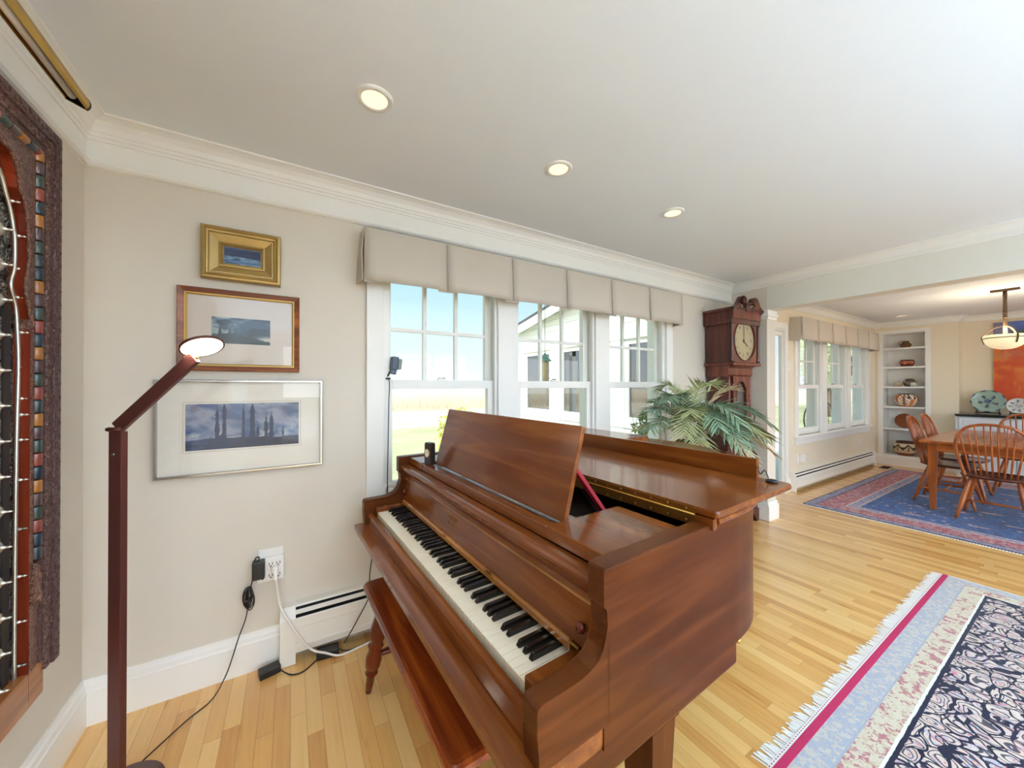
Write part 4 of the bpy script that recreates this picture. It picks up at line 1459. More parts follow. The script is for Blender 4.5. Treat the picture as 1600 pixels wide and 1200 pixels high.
for y in (0.63, 0.79):
    k.lathe([(0.016, 0.08), (0.022, 0.10), (0.014, 0.2), (0.016, 0.35), (0.022, 0.5), (0.016, 0.628)], 14, (0.22, y, 0))
k.box(0.13, 0.27, 0.57, 0.85, 0.045, 0.085, 0.006)
lyre = k.build('pedal_lyre', M['mahogany_z'], piano)
for y in (0.64, 0.71, 0.78):
    MB().bar((0.14, y, 0.062), (0.04, y, 0.048), 0.024, 0.008, (0, 0, 1), 0.003).build('pedal', M['brass'], lyre)
def on_piano(x, y, z):
    v = piano.matrix_basis @ Vector((x, y, z))
    return (v.x, v.y, v.z)
# small clock standing on the piano at the end of the music desk
root = thing('desk_clock', 'small dark desk clock with a round face beside the music desk', 'clock', on_piano(0.084, 1.165, SH - 0.0025), R(2.6 + 14))
k = MB().prism([(-0.026, 0.0), (0.026, 0.0), (0.024, 0.098), (0.018, 0.104), (-0.018, 0.104), (-0.024, 0.098)], -0.014, 0.014, 'x', 0.003)
k.build('case', M['stand'], root)
rt = Matrix.Rotation(R(-90), 3, 'Y')
f = MB().lathe([(0.001, 0.0), (0.021, 0.0), (0.021, 0.004), (0.018, 0.006)], 24, (-0.0138, 0, 0.055), rot=rt, cap=False).build('bezel', M['brass'], root)
MB().lathe([(0.001, 0.003), (0.0185, 0.003)], 24, (-0.0138, 0, 0.055), rot=rt, cap=False).build('dial', M['mat_board'], f)
k = MB().bar((-0.0175, 0, 0.055), (-0.0175, 0.006, 0.064), 0.0016, 0.0006, (1, 0, 0))
k.bar((-0.0175, 0, 0.055), (-0.0175, -0.012, 0.058), 0.0012, 0.0006, (1, 0, 0))
k.build('hands', M['black'], f)
# flat wooden slab on the closed lid
root = thing('wooden_slab', 'flat wooden slab lying on the piano lid behind the upright strip', 'wooden board', on_piano(1.13, 1.10, 1.0098), R(2.6))
MB().box(-0.19, 0.19, -0.26, 0.26, 0.0, 0.05, 0.004).build('board', M['mahogany_y'], root)

# ------------------------------------------------------------------ piano bench
bench = thing('piano_bench', 'glossy reddish-brown piano bench with turned splayed legs, pushed under the keyboard', 'bench', (0.475, 1.27, 0), R(2.0))
k = MB()
bw_, bl_ = 0.185, 0.485
pl = []
for cx, cy, a0 in ((bw_ - 0.03, bl_ - 0.03, 0), (-bw_ + 0.03, bl_ - 0.03, 90), (-bw_ + 0.03, -bl_ + 0.03, 180), (bw_ - 0.03, -bl_ + 0.03, 270)):
    for q in range(6):
        a = R(a0 + 90 * q / 5)
        pl.append((cx + 0.03 * math.cos(a), cy + 0.03 * math.sin(a)))
k.loft([ring(insetc(pl, 0.012), 0.448), ring(insetc(pl, 0.002), 0.453), ring(pl, 0.461), ring(insetc(pl, 0.002), 0.471), ring(insetc(pl, 0.010), 0.478), ring(insetc(pl, 0.022), 0.4795)], caps=True)
k.build('seat', M['bench_wood'], bench)
k = MB()
for sx in (-1, 1):
    k.box(sx * 0.125 - 0.01, sx * 0.125 + 0.01, -0.40, 0.40, 0.385, 0.449, 0.003)
for sy in (-1, 1):
    k.box(-0.125, 0.125, sy * 0.40 - 0.01, sy * 0.40 + 0.01, 0.385, 0.449, 0.003)
k.build('apron', M['bench_wood'], bench)
tp = [(0.030, 0.0), (0.034, 0.03), (0.026, 0.05), (0.032, 0.065), (0.024, 0.075), (0.036, 0.14), (0.040, 0.17), (0.034, 0.20), (0.026, 0.215), (0.036, 0.23), (0.028, 0.25), (0.038, 0.29), (0.034, 0.33), (0.022, 0.345), (0.030, 0.36), (0.020, 0.375), (0.018, 0.42), (0.014, 0.455)]
LG = {}
for sx in (-1, 1):
    for sy in (-1, 1):
        top = Vector((sx * 0.115, sy * 0.375, 0.449))
        bot = Vector((sx * 0.165, sy * 0.445, 0.004))
        d = (bot - top)
        Ln = d.length
        rot = Vector((0, 0, 1)).rotation_difference(d.normalized()).to_matrix()
        s = Ln / 0.455
        MB().lathe([(r * 0.92, z * s) for r, z in tp], 18, top, rot=rot).build('leg', M['bench_leg'], bench)
        LG[(sx, sy)] = (top, bot)
def lgp(sx, sy, t):
    a, b = LG[(sx, sy)]
    return a + (b - a) * t
k = MB()
for sy in (-1, 1):
    p, q = lgp(-1, sy, 0.62), lgp(1, sy, 0.62)
    pts = [p + (q - p) * (i / 10) for i in range(11)]
    k.tube(pts, [0.010, 0.012, 0.015, 0.013, 0.017, 0.019, 0.017, 0.013, 0.015, 0.012, 0.010], 12)
k.build('stretcher', M['bench_leg'], bench)
k = MB()
p = (lgp(-1, -1, 0.62) + lgp(1, -1, 0.62)) / 2
q = (lgp(-1, 1, 0.62) + lgp(1, 1, 0.62)) / 2
k.tube([p + (q - p) * (i / 10) for i in range(11)], [0.010, 0.012, 0.015, 0.013, 0.017, 0.019, 0.017, 0.013, 0.015, 0.012, 0.010], 12)
k.build('stretcher', M['bench_leg'], bench)

# ------------------------------------------------------------------ grandfather clock
clock = thing('grandfather_clock', 'tall dark mahogany grandfather clock with a swan-neck top, in the corner behind the palm', 'clock', (3.79, 1.985, 0), R(-3.0))
# local: x across the front, front faces -y; case back at +0.13
CW = 'clock_wood'
k = MB()
k.box(-0.245, 0.245, -0.125, 0.13, 0.10, 0.66, 0.004)
k.box(-0.255, 0.255, -0.135, 0.132, 0.09, 0.13, 0.006)
k.prism([(-0.135, 0.66), (-0.125, 0.675), (-0.105, 0.69), (-0.095, 0.72), (-0.095, 0.73), (0.13, 0.73), (0.13, 0.66)], -0.23, 0.23, 'x')
k.build('base', M[CW], clock)
k = MB()
for sx in (-1, 1):
    for y0 in (-0.135, 0.06):
        k.prism([(sx * 0.255, 0.0), (sx * 0.255, 0.10), (sx * 0.13, 0.10), (sx * 0.17, 0.075), (sx * 0.20, 0.03), (sx * 0.205, 0.0)], y0, y0 + 0.05, 'y', 0.003)
k.build('foot', M[CW], clock)
k = MB()
k.box(-0.19, 0.19, -0.085, 0.12, 0.72, 1.53, 0.003)
k.build('waist', M[CW], clock)
k = MB()
for sx in (-1, 1):
    for i in range(1):
        k.lathe([(0.012, 0.78), (0.014, 0.79), (0.011, 0.80), (0.013, 0.83), (0.013, 1.41), (0.011, 1.43), (0.014, 1.44), (0.012, 1.45)], 12, (sx * 0.176, -0.088, 0))
k.build('quarter_column', M['clock_light'], clock)
# waist door with a tombstone glass
k = MB()
def arched(w, z0, z1, n=10, rise=0.06):
    pts = [(-w, z0), (w, z0), (w, z1 - rise)]
    pts += [(w - 0.02, z1 - rise)]
    for i in range(n + 1):
        a = PI * i / n
        pts.append(((w - 0.02) * math.cos(a), z1 - rise + rise * math.sin(a)))
    pts += [(-w + 0.02, z1 - rise), (-w, z1 - rise)]
    return pts
inn = arched(0.082, 0.86, 1.40)
outp = []
for (x, z) in inn:
    outp.append((-0.135 if x < -0.0 else 0.135, z))
# door as a plate around the arched opening: left and right stiles, bottom rail, top piece
k.box(-0.135, -0.082, -0.108, -0.086, 0.79, 1.45, 0.003)
k.box(0.082, 0.135, -0.108, -0.086, 0.79, 1.45, 0.003)
k.box(-0.082, 0.082, -0.108, -0.086, 0.79, 0.86, 0.002)
topc = [(p[0], p[1]) for p in inn[2:]]
half = [(0.082, 1.34)] + topc[1:-1] + [(-0.082, 1.34), (-0.082, 1.45), (0.082, 1.45)]
k.prism(half, -0.106, -0.086, 'y')
door = k.build('waist_door', M['clock_light'], clock)
k = MB()
pp = [(-0.082, 0.86)] + [(-0.082, 1.34)] + [(p[0], p[1]) for p in reversed(topc[1:-1])] + [(0.082, 1.34), (0.082, 0.86)]
k.tube([(x, -0.107, z) for x, z in pp], 0.006, 6, closed=True)
k.build('door_moulding', M[CW], door)
MB().box(-0.083, 0.083, -0.095, -0.093, 0.86, 1.41).build('door_glass', M['art_glass'], door)
MB().box(-0.083, 0.083, -0.0865, -0.0855, 0.86, 1.41).build('dark_inside', plain('clock_inside', S(70, 64, 66), 0.8), door)
MB().box(-0.08, 0.08, -0.092, -0.09, 1.17, 1.19).build('pendulum_bar', M['black'], door)
k = MB().lathe([(0.006, 0), (0.006, 0.006), (0.002, 0.009)], 10, (0.120, -0.108, 1.26), rot=Matrix.Rotation(R(90), 3, 'X'))
k.build('key_escutcheon', M['black'], door)
# throat and hood
k = MB()
k.prism([(-0.09, 1.45), (-0.10, 1.465), (-0.10, 1.53), (-0.12, 1.545), (-0.155, 1.55), (-0.165, 1.555), (-0.165, 1.575), (-0.155, 1.582), (0.128, 1.582), (0.128, 1.45)], -0.20, 0.20, 'x')
k.box(-0.235, 0.235, -0.168, 0.128, 1.553, 1.578, 0.006)
k.build('throat', M['clock_light'], clock)
hood = MB()
hood.box(-0.205, 0.205, -0.125, 0.125, 1.58, 2.0, 0.002)
hood.box(-0.24, 0.24, -0.155, 0.127, 1.955, 2.075, 0.003)
hood.prism([(-0.155, 2.075), (-0.165, 2.085), (-0.17, 2.095), (-0.17, 2.105), (0.128, 2.105), (0.128, 2.075)], -0.25, 0.25, 'x')
ho = hood.build('hood', M[CW], clock)
# front plate of the hood with the round opening
k = MB()
cz = 1.80
outer, inner = [], []
N = 40
for i in range(N):
    a = 2 * PI * i / N
    inner.append((0.176 * math.cos(a), cz + 0.196 * math.sin(a)))
    ca, sa = math.cos(a), math.sin(a)
    m = max(abs(ca) / 0.205, abs(sa) / 0.215)
    outer.append((ca / m, cz + sa / m))
k.loft([[(x, -0.142, z) for x, z in outer], [(x, -0.142, z) for x, z in inner], [(x, -0.127, z) for x, z in inner]], closed=True)
k.loft([[(x, -0.142, z) for x, z in outer], [(x, -0.125, z) for x, z in outer]], closed=True)
k.build('hood_door', M['clock_light'], clock)
k = MB()
k.tube([(0.179 * math.cos(2 * PI * i / N), -0.143, cz + 0.199 * math.sin(2 * PI * i / N)) for i in range(N)], 0.007, 6, closed=True)
k.build('hood_bezel', M[CW], clock)
# tympanum with scrolls
k = MB()
tym = [(-0.235, 2.0), (0.235, 2.0), (0.235, 2.085), (0.19, 2.115), (0.13, 2.145), (0.10, 2.125), (0.085, 2.095), (0.06, 2.085), (0.035, 2.10), (0.028, 2.135), (-0.028, 2.135), (-0.035, 2.10), (-0.06, 2.085), (-0.085, 2.095), (-0.10, 2.125), (-0.13, 2.145), (-0.19, 2.115), (-0.235, 2.085)]
k.prism(tym, -0.165, -0.145, 'y', 0.002)
k.build('tympanum', M['clock_light'], clock)
for sx in (-1, 1):
    k = MB()
    path = [(0.25, 2.085), (0.215, 2.10), (0.18, 2.125), (0.15, 2.165), (0.12, 2.20), (0.085, 2.205)]
    pts = crom([Vector((sx * x, 0, z)) for x, z in path], 4)
    A, B = [], []
    for i, p in enumerate(pts):
        t = (pts[min(i + 1, len(pts) - 1)] - pts[max(i - 1, 0)]).normalized()
        n_ = Vector((-t.z, 0, t.x)) * (-1 if sx > 0 else 1)
        if n_.z < 0: n_ = -n_
        A.append(p + n_ * 0.012)
        B.append(p - n_ * 0.022)
    L = []
    for a, b in zip(A, B):
        L.append([(a.x, -0.19, a.z), (a.x, -0.145, a.z), (b.x, -0.145, b.z), (b.x, -0.165, b.z - 0.004)])
    k.loft(L, closed=True, caps=True)
    k.lathe([(0.001, 0.0), (0.022, 0.0), (0.034, 0.006), (0.034, 0.045), (0.022, 0.05), (0.001, 0.052)], 18, (sx * 0.075, -0.143, 2.178), cap=False, rot=Matrix.Rotation(R(90), 3, 'X'))
    k.build('swan_neck_scroll', M['clock_wood'], clock)
k = MB()
k.box(-0.03, 0.03, -0.175, -0.14, 2.08, 2.145, 0.003)
k.box(-0.045, 0.045, -0.185, -0.135, 2.145, 2.16, 0.004)
k.build('plinth_block', M[CW], clock)
for sx in (-1, 1):
    k = MB().lathe([(0.014, 1.585), (0.018, 1.60), (0.012, 1.615), (0.017, 1.63), (0.013, 1.65), (0.014, 1.68), (0.0115, 1.93), (0.015, 1.945), (0.012, 1.955)], 12, (sx * 0.222, -0.142, 0))
    k.build('hood_column', M[CW], clock)
# dial
k = MB().lathe([(0.001, 0.0), (0.182, 0.0)], 40, (0, -0.127, cz), cap=False, rot=Matrix.Rotation(R(90), 3, 'X') @ Matrix.Diagonal((1, 1.1, 1)))
dial = k.build('dial', plain('clock_dial', S(180, 162, 126), 0.6, var=0.16), clock)
k = MB()
for i in range(12):
    a = PI / 2 - 2 * PI * i / 12
    c, s = math.cos(a), math.sin(a)
    for w in ((-0.006, 0.006) if i % 2 else (0.0,)):
        p = Vector((c * 0.118 - s * w, -0.1295, cz + (s * 0.118 + c * w) * 1.1))
        q = Vector((c * 0.142 - s * w, -0.1295, cz + (s * 0.142 + c * w) * 1.1))
        k.bar(p, q, 0.0045, 0.001, (0, 1, 0))
for i in range(60):
    a = 2 * PI * i / 60
    k.bar((math.cos(a) * 0.150, -0.1292, cz + math.sin(a) * 0.165), (math.cos(a) * 0.155, -0.1292, cz + math.sin(a) * 0.1705), 0.0016, 0.001, (0, 1, 0))
k.build('numerals', M['stand'], dial)
k = MB()
k.bar((0, -0.132, cz), (0.062, -0.132, cz - 0.055), 0.010, 0.0015, (0, 1, 0))
k.bar((0, -0.133, cz - 0.03), (0.0, -0.133, cz + 0.135), 0.006, 0.0015, (0, 1, 0))
k.lathe([(0.010, 0.0), (0.010, 0.008)], 12, (0, -0.128, cz), rot=Matrix.Rotation(R(90), 3, 'X'))
k.build('hands', M['stand'], dial)
MB().lathe([(0.001, 0.0), (0.178, 0.0)], 36, (0, -0.137, cz), cap=False, rot=Matrix.Rotation(R(90), 3, 'X') @ Matrix.Diagonal((1, 1.1, 1))).build('dial_glass', M['art_glass'], clock)

# ------------------------------------------------------------------ palm on a wooden stand
st = thing('plant_table', 'low brown wooden table under the palm, mostly hidden behind the piano', 'table', (2.98, 1.74, 0))
MB().box(-0.38, 0.38, -0.20, 0.20, 0.70, 0.735, 0.006).build('table_top', M['mahogany_x'], st)
for sx in (-1, 1):
    for sy in (-1, 1):
        MB().box(sx * 0.22 - 0.022, sx * 0.22 + 0.022, sy * 0.165 - 0.022, sy * 0.165 + 0.022, 0.0, 0.702, 0.003).build('leg', M['mahogany_z'], st)
palm = thing('potted_palm', 'bushy feathery palm with green and dry fronds standing between the window and the clock', 'plant', (2.74, 1.74, 0.736))
palm.scale = (1.12, 1.12, 1.12)
MB().lathe([(0.075, 0.0), (0.08, 0.004), (0.10, 0.13), (0.112, 0.135), (0.112, 0.16), (0.10, 0.16), (0.095, 0.145), (0.001, 0.14)], 24, cap=False).build('pot', M['terracotta'], palm)
MB().lathe([(0.001, 0.146), (0.096, 0.143)], 20, cap=False).build('soil', M['soil'], palm)
rnd = random.Random(11)
def frond(az, reach, rise, droop, mat, nl=20, ll=0.17, lw=0.011):
    base = Vector((rnd.uniform(-.03, .03), rnd.uniform(-.03, .03), 0.14))
    d = Vector((math.cos(az), math.sin(az), 0))
    p1 = base + d * reach * 0.35 + Vector((0, 0, rise))
    p2 = base + d * reach + Vector((0, 0, rise - droop))
    spine = bez(base, p1, p2, 22)
    k = MB()
    k.tube(spine, [0.0042 * (1 - 0.8 * i / 22) for i in range(23)], 5)
    side0 = d.cross(Vector((0, 0, 1)))
    for i in range(nl):
        f = 0.28 + 0.70 * i / (nl - 1)
        idx = f * 22
        a = min(21, int(idx))
        p = spine[a] + (spine[a + 1] - spine[a]) * (idx - a)
        t = (spine[a + 1] - spine[a]).normalized()
        L = ll * (0.55 + 0.9 * math.sin(PI * min(1, (f - 0.15) / 0.85)) * 0.6) * rnd.uniform(.85, 1.1)
        for sg in (-1, 1):
            up = side0.cross(t)
            dirv = (t * rnd.uniform(.75, 1.0) + side0 * sg * rnd.uniform(.75, .95) + up * rnd.uniform(-.05, .3)).normalized()
            tip = p + dirv * L + Vector((0, 0, -0.30 * L * rnd.uniform(.4, 1.3)))
            mid = p + dirv * L * 0.5 + Vector((0, 0, -0.015))
            w = (tip - p).cross(up)
            if w.length < 1e-6: continue
            w.normalize()
            u2 = w.cross((tip - p).normalized())
            v = [k.bm.verts.new(q) for q in (p - w * lw * .3, mid - w * lw * .55 + u2 * .002, tip, mid + w * lw * .55 + u2 * .002, p + w * lw * .3)]
            c = k.bm.verts.new(mid - u2 * 0.003)
            for q in range(5):
                fc = k.bm.faces.new((v[q], v[(q + 1) % 5], c))
                fc.smooth = True
    return k.build('frond', mat, palm, recalc=False)
spec = [(1.9, .30, .52, .12, 'leaf_pale'), (2.5, .34, .46, .20, 'leaf_green'), (3.1, .40, .34, .10, 'leaf_green'), (3.6, .44, .38, .26, 'leaf_pale'), (4.1, .40, .42, .26, 'leaf_green'), (4.5, .38, .48, .30, 'leaf_green'),
        (4.9, .40, .40, .36, 'leaf_green'), (5.2, .46, .46, .30, 'leaf_green'), (5.55, .50, .36, .30, 'leaf_green'), (5.9, .52, .44, .24, 'leaf_green'), (6.2, .50, .30, .22, 'leaf_green'), (0.3, .40, .42, .2, 'leaf_green'),
        (0.9, .28, .50, .16, 'leaf_pale'), (5.35, .46, .24, .26, 'leaf_dry'), (5.75, .56, .22, .16, 'leaf_dry'), (4.75, .40, .26, .30, 'leaf_dry'), (5.05, .24, .40, .0, 'leaf_dry'), (3.9, .36, .28, .28, 'leaf_pale'),
        (4.3, .26, .52, .10, 'leaf_pale'), (2.8, .42, .30, .0, 'leaf_green'), (3.35, .30, .46, .14, 'leaf_green'), (4.65, .30, .34, .20, 'leaf_green'), (5.45, .34, .40, .34, 'leaf_green'), (6.0, .60, .24, .22, 'leaf_green'), (3.0, .46, .20, .06, 'leaf_pale'), (3.3, .52, .30, .16, 'leaf_green'), (3.7, .34, .36, .12, 'leaf_pale'), (4.4, .44, .34, .30, 'leaf_green'), (5.0, .42, .36, .28, 'leaf_pale'), (5.65, .44, .34, .22, 'leaf_green')]
for s in spec:
    az, reach, rise, droop, mt = s
    if math.sin(az) > 0.3: reach *= 0.68
    frond(az, reach, rise, droop, M[mt])

# ------------------------------------------------------------------ dining room
# rugs
def rug_material(name, hx, hy, bands, field, fringe=False):
    """hx, hy half sizes; distance to edge decides the band. bands = [(limit, base, motif, motif2, scale, thr)]"""
    t = NT(name)
    v = t.coord('Object')
    x, y, z = t.sep(v)
    dx = t.math('SUBTRACT', hx, t.math('ABSOLUTE', x))
    dy = t.math('SUBTRACT', hy, t.math('ABSOLUTE', y))
    wob = t.math('MULTIPLY', t.math('SUBTRACT', t.noise(v, 30, 2), 0.5), 0.006)
    d = t.math('ADD', t.math('MINIMUM', dx, dy), wob)
    def motif(base, m1, m2, sc, thr, st=(1, 1, 1)):
        vv = t.coord('Object', st)
        c1 = t.voro(vv, sc, 'F1')
        n1 = t.noise(vv, sc * 1.7, 3, 0.6, 0.8)
        k1 = t.math('GREATER_THAN', t.math('ADD', t.math('MULTIPLY', c1, 0.45), n1), thr)
        n2 = t.noise(vv, sc * 2.6, 2, 0.5, 1.2)
        k2 = t.math('GREATER_THAN', n2, 0.57)
        c = t.mix(k1, base, m1)
        c = t.mix(t.math('MULTIPLY', k2, 0.8), c, m2)
        return c
    col = field(t, v, motif)
    for lim, base, m1, m2, sc, thr in reversed(bands):
        bc = motif(base, m1, m2, sc, thr) if sc else base
        k = t.math('LESS_THAN', d, lim)
        col = t.mix(k, col, bc)
    weave = t.noise(t.coord('Object', (300, 300, 300)), 1.0, 2)
    col = t.mix(0.35, col, t.mix(weave, (0.25, 0.25, 0.25, 1), (1.0, 1.0, 1.0, 1)), 'SOFT_LIGHT')
    t.bsdf(col, 0.95, 0, t.bump(weave, 0.3, 0.002), spec=0.1, sheen=0.15)
    return t.m
def dining_field(t, v, motif):
    base = motif(S(22, 62, 122), S(30, 40, 84), S(60, 104, 164), 16, 0.80)
    vv = t.coord('Object', (2.2, 0.9, 1), (0.3, 0.1, 0))
    c = t.voro(vv, 2.6, 'F1', rnd=0.8)
    n = t.noise(vv, 9, 3, 0.7, 1.0)
    k = t.math('GREATER_THAN', t.math('ADD', t.math('MULTIPLY', t.math('SUBTRACT', 0.30, c), 1.6), t.math('MULTIPLY', n, 0.9)), 0.62)
    base = t.mix(t.math('MULTIPLY', k, 0.85), base, t.mix(n, S(120, 70, 110), S(206, 176, 160)))
    vv2 = t.coord('Object', (1.0, 1.0, 1), (1.3, 2.1, 0))
    k2 = t.math('LESS_THAN', t.voro(vv2, 9.0, 'F1'), 0.16)
    base = t.mix(t.math('MULTIPLY', k2, 0.8), base, S(190, 150, 150))
    k3 = t.math('LESS_THAN', t.voro(t.coord('Object', (1.0, 1.0, 1), (5.3, 1.1, 0)), 13.0, 'F1'), 0.15)
    return t.mix(t.math('MULTIPLY', k3, 0.9), base, S(104, 36, 60))
RX0, RX1, RY0, RY1 = 5.02, 8.40, -1.25, 1.835
hx, hy = (RX1 - RX0) / 2, (RY1 - RY0) / 2
dm = rug_material('dining_rug_pile', hx, hy, [
    (0.012, S(26, 26, 44), S(26, 26, 44), S(30, 30, 50), 0, 0),
    (0.085, S(138, 130, 152), S(88, 92, 128), S(176, 150, 150), 26, 0.72),
    (0.10, S(60, 60, 92), S(60, 60, 92), S(60, 60, 92), 0, 0),
    (0.29, S(158, 56, 66), S(178, 128, 122), S(96, 84, 110), 24, 0.74),
    (0.305, S(196, 170, 160), S(196, 170, 160), S(196, 170, 160), 0, 0),
    (0.37, S(104, 112, 148), S(168, 150, 158), S(70, 80, 118), 30, 0.72),
    (0.39, S(176, 150, 146), S(176, 150, 146), S(176, 150, 146), 0, 0)], dining_field)
root = thing('dining_rug', 'large blue and red oriental rug under the dining table', 'rug', ((RX0 + RX1) / 2, (RY0 + RY1) / 2, 0))
k = MB().box(-hx, hx, -hy, hy, 0.0008, 0.009, 0.003)
k.build('pile', dm, root)
FR = plain('rug_fringe', S(248, 244, 238), 0.95)
k = MB()
rr = random.Random(3)
y = -hy
while y < hy:
    L = rr.uniform(0.012, 0.03)
    k.box(-hx - L, -hx + 0.004, y, y + 0.012, 0.001, 0.005)
    y += 0.017
tag(k.build('fringe', FR, root), kind='stuff')

def front_field(t, v, motif):
    vv = t.coord('Object', (1, 1, 1), (0.2, 0.4, 0))
    wn = t.n('ShaderNodeTexNoise')
    t.link(vv, wn.inputs['Vector'])
    wn.inputs['Scale'].default_value = 7
    ad = t.n('ShaderNodeVectorMath', operation='MULTIPLY_ADD')
    t.link(wn.outputs['Color'], ad.inputs[0])
    ad.inputs[1].default_value = (0.17, 0.17, 0)
    t.link(vv, ad.inputs[2])
    e = t.voro(ad.outputs[0], 13, 'DISTANCE_TO_EDGE')
    c = t.voro(ad.outputs[0], 13, 'F1')
    n = t.noise(v, 22, 3, 0.6, 1.0)
    base = t.ramp(n, [(0.36, S(204, 186, 172)), (0.48, S(208, 174, 160)), (0.54, S(172, 172, 182)), (0.60, S(190, 134, 132)), (0.68, S(200, 188, 162))], 'CONSTANT')
    k = t.math('LESS_THAN', e, 0.055)
    base = t.mix(k, base, S(22, 22, 44))
    rings = t.math('SINE', t.math('MULTIPLY', c, 30.0))
    k2 = t.math('GREATER_THAN', rings, 0.66)
    base = t.mix(t.math('MULTIPLY', k2, 0.9), base, S(30, 28, 50))
    k3 = t.math('LESS_THAN', c, 0.13)
    base = t.mix(k3, base, S(196, 120, 128))
    dk = t.math('GREATER_THAN', t.noise(v, 11, 2, 0.5, 1.5), 0.64)
    return t.mix(dk, base, S(24, 24, 46))
AX0, AX1, AY0, AY1 = 1.45, 4.0, -3.2, 0.600
hx, hy = (AX1 - AX0) / 2, (AY1 - AY0) / 2
fm = rug_material('front_rug_pile', hx, hy, [
    (0.085, S(190, 184, 174), S(160, 164, 176), S(196, 172, 152), 34, 0.70),
    (0.092, S(160, 160, 168), S(160, 160, 168), S(160, 160, 168), 0, 0),
    (0.172, S(204, 190, 166), S(172, 108, 112), S(190, 168, 136), 24, 0.80),
    (0.182, S(226, 218, 206), S(226, 218, 206), S(226, 218, 206), 0, 0),
    (0.196, S(24, 24, 46), S(24, 24, 46), S(24, 24, 46), 0, 0)], front_field)
root = thing('living_room_rug', 'cream, pink and navy paisley rug with white fringe and a red end band', 'rug', ((AX0 + AX1) / 2, (AY0 + AY1) / 2, 0))
k = MB().box(-hx, hx, -hy, hy, 0.0008, 0.009, 0.003)
k.build('pile', fm, root)
k = MB().box(-hx + 0.002, hx - 0.002, hy - 0.004, hy + 0.024, 0.0008, 0.0096, 0.002)
k.build('red_end_band', plain('rug_red_band', S(186, 40, 84), 0.95, bump=0.3, bscale=300, var=0.06), root)
k = MB().box(-hx + 0.002, hx - 0.002, hy + 0.023, hy + 0.038, 0.0008, 0.008, 0.002)
k.box(hx - 0.004, hx + 0.003, -hy, hy, 0.001, 0.0095)
wb = k.build('selvedge', FR, root)
k = MB()
x = -hx
while x < hx:
    L = rr.uniform(0.028, 0.052) * (1.0 if vn(x * 6, 1, 2) > 0.3 else 0.7)
    dx = rr.uniform(-0.01, 0.01)
    w = rr.uniform(0.005, 0.009)
    k.loft([[(x, hy + 0.034, 0.001), (x + w, hy + 0.034, 0.001), (x + w, hy + 0.034, 0.006), (x, hy + 0.034, 0.006)],
            [(x + dx, hy + 0.038 + L, 0.0008), (x + dx + w * 1.2, hy + 0.038 + L * rr.uniform(.8, 1), 0.0008), (x + dx + w * 1.2, hy + 0.038 + L * .9, 0.003), (x + dx, hy + 0.038 + L, 0.003)]], caps=True)
    x += rr.uniform(0.007, 0.011)
tag(k.build('fringe', FR, root), kind='stuff')
k = MB()
x = -hx
while x < hx:
    k.box(x, x + 0.008, hy + 0.030, hy + 0.0325, 0.0078, 0.0088)
    x += 0.016
k.build('stitch_line', plain('rug_stitch', S(160, 36, 66), 0.9), root)

# dining table
TX0, TX1, TY0, TY1, TH = 5.90, 7.77, 0.06, 1.09, 0.765
table = thing('dining_table', 'cherry wood dining table with square tapered legs on the blue rug', 'table', ((TX0 + TX1) / 2, (TY0 + TY1) / 2, 0.009))
k = MB().box(TX0, TX1, TY0, TY1, TH - 0.026, TH, 0.005)
k.build('table_top', M['cherry_x'], table, True)
k = MB()
k.box(TX0 + 0.085, TX1 - 0.085, TY0 + 0.075, TY0 + 0.097, TH - 0.115, TH - 0.027, 0.002)
k.box(TX0 + 0.085, TX1 - 0.085, TY1 - 0.097, TY1 - 0.075, TH - 0.115, TH - 0.027, 0.002)
k.box(TX0 + 0.065, TX0 + 0.087, TY0 + 0.1, TY1 - 0.1, TH - 0.115, TH - 0.027, 0.002)
k.box(TX1 - 0.087, TX1 - 0.065, TY0 + 0.1, TY1 - 0.1, TH - 0.115, TH - 0.027, 0.002)
k.build('apron', M['cherry_y'], table, True)
for cx in (TX0 + 0.088, TX1 - 0.088):
    for cy in (TY0 + 0.088, TY1 - 0.088):
        k = MB()
        k.loft([[(cx + sx * w, cy + sy * w, z) for sx, sy in ((-1, -1), (1, -1), (1, 1), (-1, 1))] for z, w in ((0.0095, 0.021), (0.62, 0.034), (TH - 0.027, 0.034))], caps=True)
        k.build('leg', M['cherry_z'], table, True)

# bow-back chairs; local: sitter faces +x
chair = thing('bow_back_chair', 'wooden bow-back chair at the near end of the dining table, turned away from the piano', 'chair', (5.99, 0.585, 0.0095), 0.0, 'bow-back dining chairs')
k = MB()
sp = crom([Vector((x, y, 0)) for x, y in ((0.22, 0), (0.20, 0.15), (0.12, 0.215), (-0.02, 0.22), (-0.14, 0.205), (-0.205, 0.13), (-0.215, 0), (-0.205, -0.13), (-0.14, -0.205), (-0.02, -0.22), (0.12, -0.215), (0.20, -0.15))], 4, True)
pl = [(p.x, p.y) for p in sp]
pl = list(reversed(pl))
def sc(pts, s): return [(p[0] * s, p[1] * s) for p in pts]
k.loft([ring(sc(pl, 0.80), 0.425), ring(sc(pl, 0.97), 0.440), ring(pl, 0.448), ring(sc(pl, 0.985), 0.458), ring(sc(pl, 0.85), 0.454), ring(sc(pl, 0.55), 0.447)], caps=True, smooth=True)
k.build('seat', M['chair_seat'], chair)
